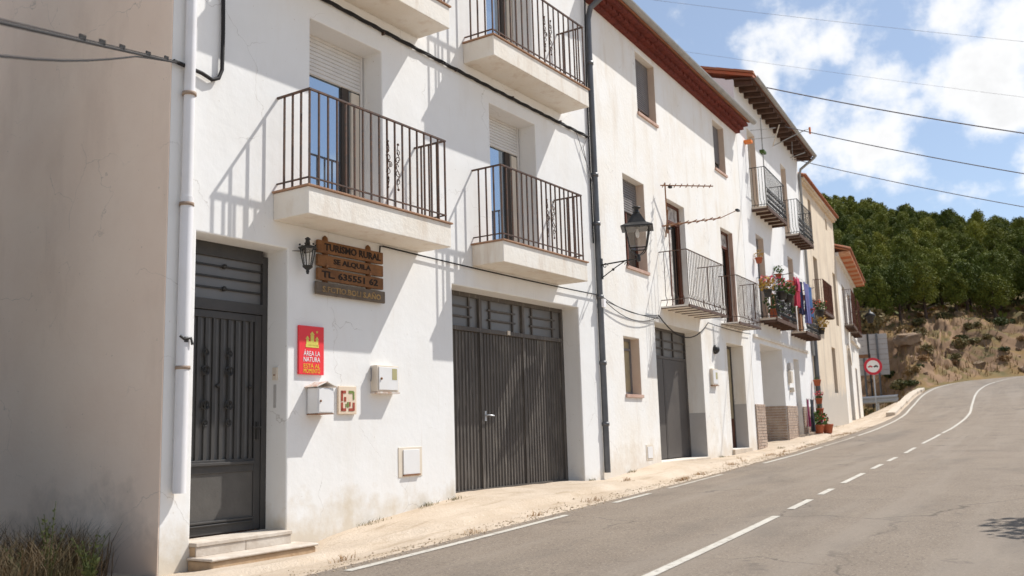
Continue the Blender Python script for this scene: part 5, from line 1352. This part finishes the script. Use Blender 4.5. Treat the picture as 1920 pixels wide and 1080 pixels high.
def pine_crown(seed, mat, h=3.6, w=1.5, n=6500):
    rs_ = np.random.RandomState(seed); Q = []
    k = 22
    for i in range(k):
        t = (i + .5) / k; z = h * (.10 + .84 * t); prof = math.sin(math.pi * min(1, .16 + .84 * t) ** .9) ** .6
        rad = w * prof * rs_.uniform(.5, 1.05)
        ang = i * 2.4 + rs_.uniform(-.5, .5); off = rad * .72
        rr = w * (.50 - .14 * t) * rs_.uniform(.7, 1.25)
        Q.append(tuft_arrays((off * math.cos(ang), off * math.sin(ang), z), (rr, rr, rr * .75), int(n / k * (rr / (.45 * w)) ** 1.5), .10, seed * 50 + i))
    Q.append(tuft_arrays((rs_.uniform(-.3, .3), rs_.uniform(-.3, .3), h * .93), (.36, .36, .45), 220, .10, seed * 50 + 40))
    return quads_mesh('crown', np.concatenate(Q), mat)
def pine_trunk(seed, h=2.5):
    rs_ = random.Random(seed); mb = MB(); pts = []; x = y = 0
    for i in range(7):
        t = i / 6; pts.append((x, y, -.4 + t * (h + .4))); x += rs_.uniform(-.06, .06); y += rs_.uniform(-.06, .06)
    mb.tube(pts, [.13 * (1 - .75 * i / 6) + .015 for i in range(7)], 7)
    for i in range(9):
        t = rs_.uniform(.15, .9); z = t * h; a = rs_.uniform(0, 6.28); L_ = 1.05 * (1 - t * .6)
        j = pts[int(t * 6)]
        mb.tube([(j[0], j[1], z), (j[0] + .5 * L_ * math.cos(a), j[1] + .5 * L_ * math.sin(a), z + .12), (j[0] + L_ * math.cos(a), j[1] + L_ * math.sin(a), z + .32)], [.035, .025, .01], 4)
    return mb.mesh('trunk', mat=BARK)
crowns = [pine_crown(s, PINE if s % 3 else PINEY, 2.55 + .3 * (s % 3), 1.08 + .10 * (s % 4)) for s in range(1, 10)]
lowres = {}
pale = [c for i, c in enumerate(crowns) if (i + 1) % 3 == 0]; dark = [c for i, c in enumerate(crowns) if (i + 1) % 3]
trunks = [pine_trunk(s) for s in range(3)]
def add_pine(x, y, z, sc_, label, group, seed, lift=.75, cr_=None):
    r_ = random.Random(seed)
    t = bpy.data.objects.new('pine_tree', None); COL.objects.link(t); t.location = (x, y, z); t.rotation_euler = (0, 0, r_.uniform(0, 6.28)); t.scale = (sc_, sc_, sc_ * r_.uniform(.85, 1.08))
    tag(t, label, 'pine tree', group)
    tr = bpy.data.objects.new('trunk', r_.choice(trunks)); COL.objects.link(tr); tr.parent = t
    cw = bpy.data.objects.new('crown', cr_ or r_.choice(crowns)); COL.objects.link(cw); cw.parent = t; cw.location = (0, 0, lift); cw.rotation_euler = (0, 0, r_.uniform(0, 6.28))
    return t
# poisson-like scatter on the hill within what the street can see
camdir = lambda x, y: math.atan2(x, y)
pts = []
cand = np.random.RandomState(3)
tries = 0
while tries < 26000:
    tries += 1
    x = cand.uniform(-40, 26); y = cand.uniform(60, 175)
    ang = math.degrees(math.atan2(x, y))
    if ang < -12.6 or ang > 2.8: continue
    l1 = (y - 50) + 2.45
    if l1 < 9.2: continue
    if any((x - a) ** 2 + (y - b) ** 2 < c * c for a, b, _, c in pts): continue
    lat, zr = lateral([x], [y]); lh = min(lat[0], l1)
    if lh < 9.2 or lh > 107: continue
    pts.append((x, y, lh, 1.45 if lh < 14 else 1.6 if lh < 50 else 1.8))
pts.sort(key=lambda p: p[2])
zs_ = H([p[0] for p in pts], [p[1] for p in pts])
mass = []
for i, (x, y, lh, _) in enumerate(pts):
    front = lh < 13
    sc_ = rng.uniform(.75, 1.05) if front else rng.uniform(.72, 1.05)
    young = rng.random() < .25
    if i >= 296:
        me = rng.choice(pale) if young else rng.choice(dark)
        if me not in lowres:
            v = np.empty(len(me.vertices) * 3); me.vertices.foreach_get('co', v); lowres[me] = v.reshape(-1, 4, 3)[::4]
        qv = lowres[me]; c_ = qv.mean(1, keepdims=True); qv = c_ + (qv - c_) * 1.9
        t_ = rng.uniform(0, 6.28); rot = np.array([[math.cos(t_), -math.sin(t_), 0], [math.sin(t_), math.cos(t_), 0], [0, 0, 1]])
        mass.append(qv @ rot.T * sc_ + np.array([x, y, float(zs_[i]) + .25]))
        continue
    kind_ = 'front' if front else 'young' if young else 'wood'
    lab_, grp_ = {'front': ('dark pine standing at the front edge of the hillside wood with bare lower trunk', 'pines along the front edge of the wood'),
                  'young': ('paler yellow green pine among the darker ones on the hill', 'paler pines on the hillside'),
                  'wood': ('rounded dark green pine within the wood covering the hill', 'pines covering the hillside')}[kind_]
    add_pine(x, y, float(zs_[i]) - .1, sc_, lab_, grp_, i, lift=1.1 if front else .4, cr_=(rng.choice(pale) if kind_ == 'young' else rng.choice(dark)))
if mass:
    o = bpy.data.objects.new('pine_wood', quads_mesh('pine_wood', np.concatenate(mass), PINE)); COL.objects.link(o); o['kind'] = 'stuff'
    print('pines', len(pts), 'mass quads', sum(len(m) for m in mass))
ux = np.random.RandomState(31); fx = ux.uniform(-42, 34, 26000); fy = ux.uniform(60, 172, 26000)
la_, _z = lateral(fx, fy); fl_ = np.minimum(la_, fy - 50 + 2.45); an_ = np.degrees(np.arctan2(fx, fy)); mk = (fl_ > 10.5) & (fl_ < 108) & (an_ > -13) & (an_ < 4.5)
fx, fy = fx[mk], fy[mk]; fz = H(fx, fy)
Q = tuft_arrays((0, 0, 0), (1, 1, 1), len(fx), .30, 71); Q = Q - Q.mean(1, keepdims=True) + np.stack([fx, fy, fz + ux.uniform(.0, .5, len(fx))], 1)[:, None]
o = bpy.data.objects.new('undergrowth', quads_mesh('undergrowth', Q, PINE)); COL.objects.link(o); o['kind'] = 'stuff'
# rocks on the bank
def rock_mesh(seed):
    rs_ = np.random.RandomState(seed); mb = MB(); seg, rows_ = 13, 9; vs = []
    for j in range(rows_ + 1):
        th = math.pi * j / rows_
        for k in range(seg):
            a = 2 * math.pi * k / seg; d = Vector((math.sin(th) * math.cos(a), math.sin(th) * math.sin(a), math.cos(th)))
            r_ = 1 + .45 * noise.noise(d * 1.4 + Vector((seed * 7, 0, 0))) + .3 * noise.noise(d * 3.1 + Vector((0, seed * 3, 0))) - .22 * abs(noise.noise(d * 5.3 + Vector((seed, 0, 0))))
            q = [max(-.66, min(.66, c)) for c in d * r_]; vs.append(q)
    fs = [(j * seg + k, j * seg + (k + 1) % seg, (j + 1) * seg + (k + 1) % seg, (j + 1) * seg + k) for j in range(rows_) for k in range(seg)]
    mb.add(vs, fs); me = mb.mesh('rock', mat=ROCK); return me  # faceted, fractured faces
rocks = [rock_mesh(s) for s in range(6)]
def add_rock(x, y, s, label, group=None, dz=0, k=0):
    o = bpy.data.objects.new('rock', rocks[k % 6]); COL.objects.link(o); z = float(H(x, y)[0])
    o.location = (x, y, z + dz); o.rotation_euler = (rng.uniform(-.3, .3), rng.uniform(-.3, .3), rng.uniform(0, 6)); o.scale = (s * rng.uniform(.8, 1.3), s * rng.uniform(.8, 1.2), s * rng.uniform(.55, .9))
    return tag(o, label, 'rock', group)
add_rock(-7.2, 59.4, .8, 'largest square dark boulder on the bank right of the slatted board', k=0)
add_rock(-6.6, 58.4, .5, 'pale low boulder at the foot of the bank below the square boulder', k=1)
add_rock(-6.0, 57.6, .45, 'pale flat stone nearest the kerb at the foot of bank', k=2)
add_rock(.5, 66.0, 1.0, 'dark overhanging boulder at the right of the bank', k=3)
add_rock(3.0, 68.0, 1.1, 'big rounded boulder at the far right of the bank', k=4)
for i in range(48):
    for _ in range(30):
        x = rng.uniform(-10, 9); y = rng.uniform(55, 76); lat, zr = lateral([x], [y]); lh = min(lat[0], y - 50 + 2.45)
        if 3.0 < lh < 10: break
    add_rock(x, y, rng.choice((.14, .18, .24, .32, .42)), 'tan stone lying loose on the eroded roadside bank', 'stones on the bank', -.03, i)
# scrub on the bank
bush_me = [quads_mesh('bush', tuft_arrays((0, 0, .25), (.55, .55, .35), 320, .16, 900 + s), (BUSH, WEED, DRY)[s % 3]) for s in range(6)]
for i in range(95):
    for _ in range(30):
        x = rng.uniform(-11, 10); y = rng.uniform(53.5, 76); lat, zr = lateral([x], [y]); lh = min(lat[0], y - 50 + 2.45)
        if 3.4 < lh < 13: break
    o = bpy.data.objects.new('bush', rng.choice(bush_me)); COL.objects.link(o); o.location = (x, y, float(H(x, y)[0])); s = rng.uniform(.4, 1.1); o.scale = (s, s, s * rng.uniform(.6, 1)); o.rotation_euler = (0, 0, rng.uniform(0, 6))
    tag(o, 'low scrubby bush growing on the roadside bank', 'bush', 'scrub on the bank')
o = bpy.data.objects.new('bush', quads_mesh('bush', tuft_arrays((0, 0, .6), (1.3, 1.0, .8), 900, .2, 77), BUSH)); COL.objects.link(o); o.location = (-9.6, 60.5, float(H(-9.6, 60.5)[0])); tag(o, 'yellow green bush on top of the bank above the slatted board', 'bush')
# grass blades
def blades(name, pts_, hgt, wid, mat, n_per=1, lean=.35, seed=0, **k):
    rs_ = np.random.RandomState(seed); P = np.array(pts_); n = len(P)
    h = hgt * (.45 + .9 * rs_.rand(n, 1)); d = rs_.normal(size=(n, 3)); d[:, 2] = 0; d /= np.linalg.norm(d, axis=1)[:, None] + 1e-9
    sd_ = np.stack([-d[:, 1], d[:, 0], np.zeros(n)], 1); w = wid * (.6 + .8 * rs_.rand(n, 1)); up_ = np.array([[0, 0, 1.]])
    mid = P + up_ * h * .6 + d * h * lean * .3; tip = P + up_ * h + d * h * lean
    Q = np.concatenate([np.stack([P - sd_ * w, P + sd_ * w, mid + sd_ * w * .8, mid - sd_ * w * .8], 1), np.stack([mid - sd_ * w * .8, mid + sd_ * w * .8, tip + sd_ * w * .1, tip - sd_ * w * .1], 1)])
    o = bpy.data.objects.new(name, quads_mesh(name, Q, mat)); COL.objects.link(o); o['kind'] = 'stuff'; return o
gp = []
rs0 = np.random.RandomState(8)
xs = rs0.uniform(-12, 8, 9000); ys_ = rs0.uniform(51.5, 74, 9000); la, _ = lateral(xs, ys_); lh_ = np.minimum(la, ys_ - 50 + 2.45); hz_ = H(xs, ys_); cl = fbm(xs * .8, ys_ * .8, 3)
mk = (lh_ > 2.9) & (lh_ < 13) & (la > 2.6) & (cl > -.05)
blades('dry_grass', np.stack([xs[mk], ys_[mk], hz_[mk] - .02], 1), .34, .022, DRY, seed=1)
# foot-of-wall weeds, tiny
xs = []; 
for (F, s, n, r_) in ((F1, -5.2, .06, .10), (F1, -4.2, .05, .08), (F1, -3.7, .08, .07), (F2, 15.2, .05, .08), (F2, 20.3, .06, .1), (F3, .4, .5, .12), (F3, 2.6, .7, .16), (F3, 8.1, .25, .2), (F4, 1.3, .2, .3), (F4, 3.0, .2, .2), (F1, -.1, .05, .06)):
    for _ in range(60):
        p = F.w(n + rng.gauss(0, r_ * .4), s + rng.gauss(0, r_), 0); xs.append((p.x, p.y))
xs = np.array(xs); hz_ = H(xs[:, 0], xs[:, 1])
blades('weed_grass', np.stack([xs[:, 0], xs[:, 1], hz_ - .01], 1), .045, .003, BUSH, seed=4, lean=.9)
# dry grass and weeds at the shaded gable
xs = rs0.uniform(-9.5, -6.3, 9000); ys_ = rs0.uniform(3.4, 5.75, 9000)
dens = (xs + (5.2 - ys_) * -.75 < -7.25 + .25 * rs0.rand(9000)) | (rs0.rand(9000) < .0); hz_ = H(xs, ys_); mk = dens & (fbm(xs * 2, ys_ * 2, 3) > -.25)
blades('gable_grass', np.stack([xs[mk], ys_[mk], hz_[mk] - .02], 1), .40, .0035, DARKDRY, seed=5, lean=.7)
def weed_plant(x, y, h, label, seed):
    t = thing('weed_plant', WORLD, (x, y, float(H(x, y)[0]) - .02), label, 'weed', 'weeds by the shaded gable')
    r_ = random.Random(seed); z = OFF[t].z; st_ = MB(); lf_ = MB()
    for k in range(4):
        a = r_.uniform(0, 6.28); L_ = h * r_.uniform(.55, 1.0); lean_ = r_.uniform(.1, .35) * L_
        pts_ = [(x + lean_ * t_ * t_ * math.cos(a), y + lean_ * t_ * t_ * math.sin(a), z + L_ * t_) for t_ in np.linspace(0, 1, 9)]
        st_.tube(pts_, [.007 * (1 - .8 * i / 8) + .001 for i in range(9)], 5)
        for i in range(26):
            t_ = r_.uniform(.2, 1.0); j = min(8, int(t_ * 8)); p = Vector(pts_[j]) + Vector((r_.gauss(0, .012), r_.gauss(0, .012), r_.gauss(0, .025)))
            d_ = Vector((r_.gauss(0, 1), r_.gauss(0, 1), .8)).normalized(); sz = .06 * (1.15 - .6 * t_); sd_ = d_.orthogonal().normalized() * sz * .2
            lf_.add([p, p + d_ * sz * .5 + sd_, p + d_ * sz, p + d_ * sz * .5 - sd_], [(0, 1, 2, 3)])
    st_.part('stem', WEED, t, kind='stuff'); lf_.part('leaf_cluster', WEED, t, kind='stuff')
for k, (x, y, h, lab) in enumerate(((-6.75, 4.6, .74, 'tallest green weed with upright stem at the shaded gable'), (-6.55, 4.8, .5, 'smaller bushy weed nearest the house corner'), (-7.05, 4.55, .46, 'green weed behind dry grass at the left frame edge'), (-6.75, 4.95, .40, 'low weed against the gable foot behind the tallest weed'))):
    weed_plant(x, y, h, lab, k)
# roadside tree on the right that throws its shade on the asphalt
rt = thing('roadside_tree', WORLD, (2.7, 11.4, -.1), 'roadside tree standing on the right verge across from the houses', 'tree')
tb_ = MB(); tb_.tube([(2.7, 11.4, -.3), (2.75, 11.45, 1.2), (2.65, 11.5, 2.4), (2.7, 11.5, 3.6)], [.16, .13, .11, .05], 8)
for (a, L_, z) in ((3.0, 1.7, 2.5), (3.6, 1.9, 2.2), (2.4, 1.5, 2.9), (.5, 1.5, 2.4), (1.5, 1.6, 2.6), (4.6, 1.5, 2.7), (5.6, 1.5, 2.6)):
    tb_.tube([(2.68, 11.48, z), (2.68 + .5 * L_ * math.cos(a), 11.48 + .5 * L_ * math.sin(a), z + .4), (2.68 + L_ * math.cos(a), 11.48 + L_ * math.sin(a), z + .6)], [.05, .035, .012], 5)
tb_.part('trunk', BARK, rt)
Q = []
for i, (a, r_, z) in enumerate(((3.0, 1.6, 3.1), (3.55, 1.8, 2.75), (2.4, 1.4, 3.5), (.5, 1.4, 3.0), (1.5, 1.5, 3.2), (4.6, 1.4, 3.3), (5.6, 1.4, 3.2), (0, 0, 3.9), (3.1, .8, 3.7), (4.0, .9, 3.4))):
    Q.append(tuft_arrays((2.68 + r_ * math.cos(a), 11.48 + r_ * math.sin(a), z), (.55, .55, .32), 260, .12, 300 + i))
Q = np.concatenate(Q) - np.array(OFF[rt])
o = bpy.data.objects.new('crown', quads_mesh('crown', Q, LEAF)); COL.objects.link(o); o.parent = rt

# big evergreen added unseen, left of the view, to darken the gable
lt = thing('added_shade_tree', WORLD, (-9.4, 3.9, -.1), 'unseen dense evergreen added beside the gable wall to darken it', 'tree')
MB().tube([(-9.4, 3.9, -.3), (-9.45, 3.95, 1.5), (-9.4, 3.9, 5.2)], [.2, .15, .05], 8).part('trunk', BARK, lt)
Q = []
for i in range(64):
    a = rng.uniform(0, 6.28); r_ = .85 * math.sqrt(rng.random()) * (1 if i < 50 else .7); z = .2 + 6.2 * (i / 64)
    Q.append(tuft_arrays((-9.4 + r_ * math.cos(a), 3.9 + r_ * math.sin(a), z), (.55, .55, .55), 230, .16, 500 + i))
Q = np.concatenate(Q) - np.array(OFF[lt])
o = bpy.data.objects.new('crown', quads_mesh('crown', Q, LEAF)); COL.objects.link(o); o.parent = lt

GRIT = material('pale_grit', (0.52, 0.41, 0.29), 0.95, (0.34, 0.25, 0.17), 30, .9)
gvx = []; gr_ = np.random.RandomState(21)
yy_ = gr_.uniform(4.5, 34, 4200); lt_ = asphalt_left(yy_) + np.abs(gr_.normal(0, .22, 4200)) - .10
for i in range(4200):
    c_ = ctr_at(yy_[i]); j = int(np.argmin(abs(CTR[:, 1] - yy_[i]))); q = c_ + NRM[j] * lt_[i]; gvx.append((q[0], q[1]))
gvx = np.array(gvx); gz_ = np.maximum(H(gvx[:, 0], gvx[:, 1]), np.where(lt_ < asphalt_left(yy_), zroad(gvx[:, 1]), -9))
m_ = MB()
oct_ = [(1, 0, 0), (0, 1, 0), (-1, 0, 0), (0, -1, 0), (0, 0, .7), (0, 0, -.7)]; of_ = [(0, 1, 4), (1, 2, 4), (2, 3, 4), (3, 0, 4), (1, 0, 5), (2, 1, 5), (3, 2, 5), (0, 3, 5)]
for i in range(4200):
    r_ = abs(gr_.normal(.003, .004)) + .003; a = gr_.rand() * 3
    ca_, sa_ = math.cos(a) * r_, math.sin(a) * r_
    m_.add([(gvx[i, 0] + v[0] * ca_ - v[1] * sa_, gvx[i, 1] + v[0] * sa_ + v[1] * ca_, gz_[i] + r_ * .3 + v[2] * r_) for v in oct_], of_)
m_.single('gravel', GRIT, WORLD, (-5, 12, .2), kind='stuff')
xs = []
for _ in range(26):
    y0_ = rng.uniform(5, 33); c_ = ctr_at(y0_); j = int(np.argmin(abs(CTR[:, 1] - y0_))); q = c_ + NRM[j] * (float(asphalt_left(y0_)) + abs(rng.gauss(.15, .2)))
    for k in range(40): xs.append((q[0] + rng.gauss(0, .05), q[1] + rng.gauss(0, .09)))
xs = np.array(xs); blades('verge_grass', np.stack([xs[:, 0], xs[:, 1], H(xs[:, 0], xs[:, 1]) - .005], 1), .055, .003, DRY, seed=14, lean=1.0)
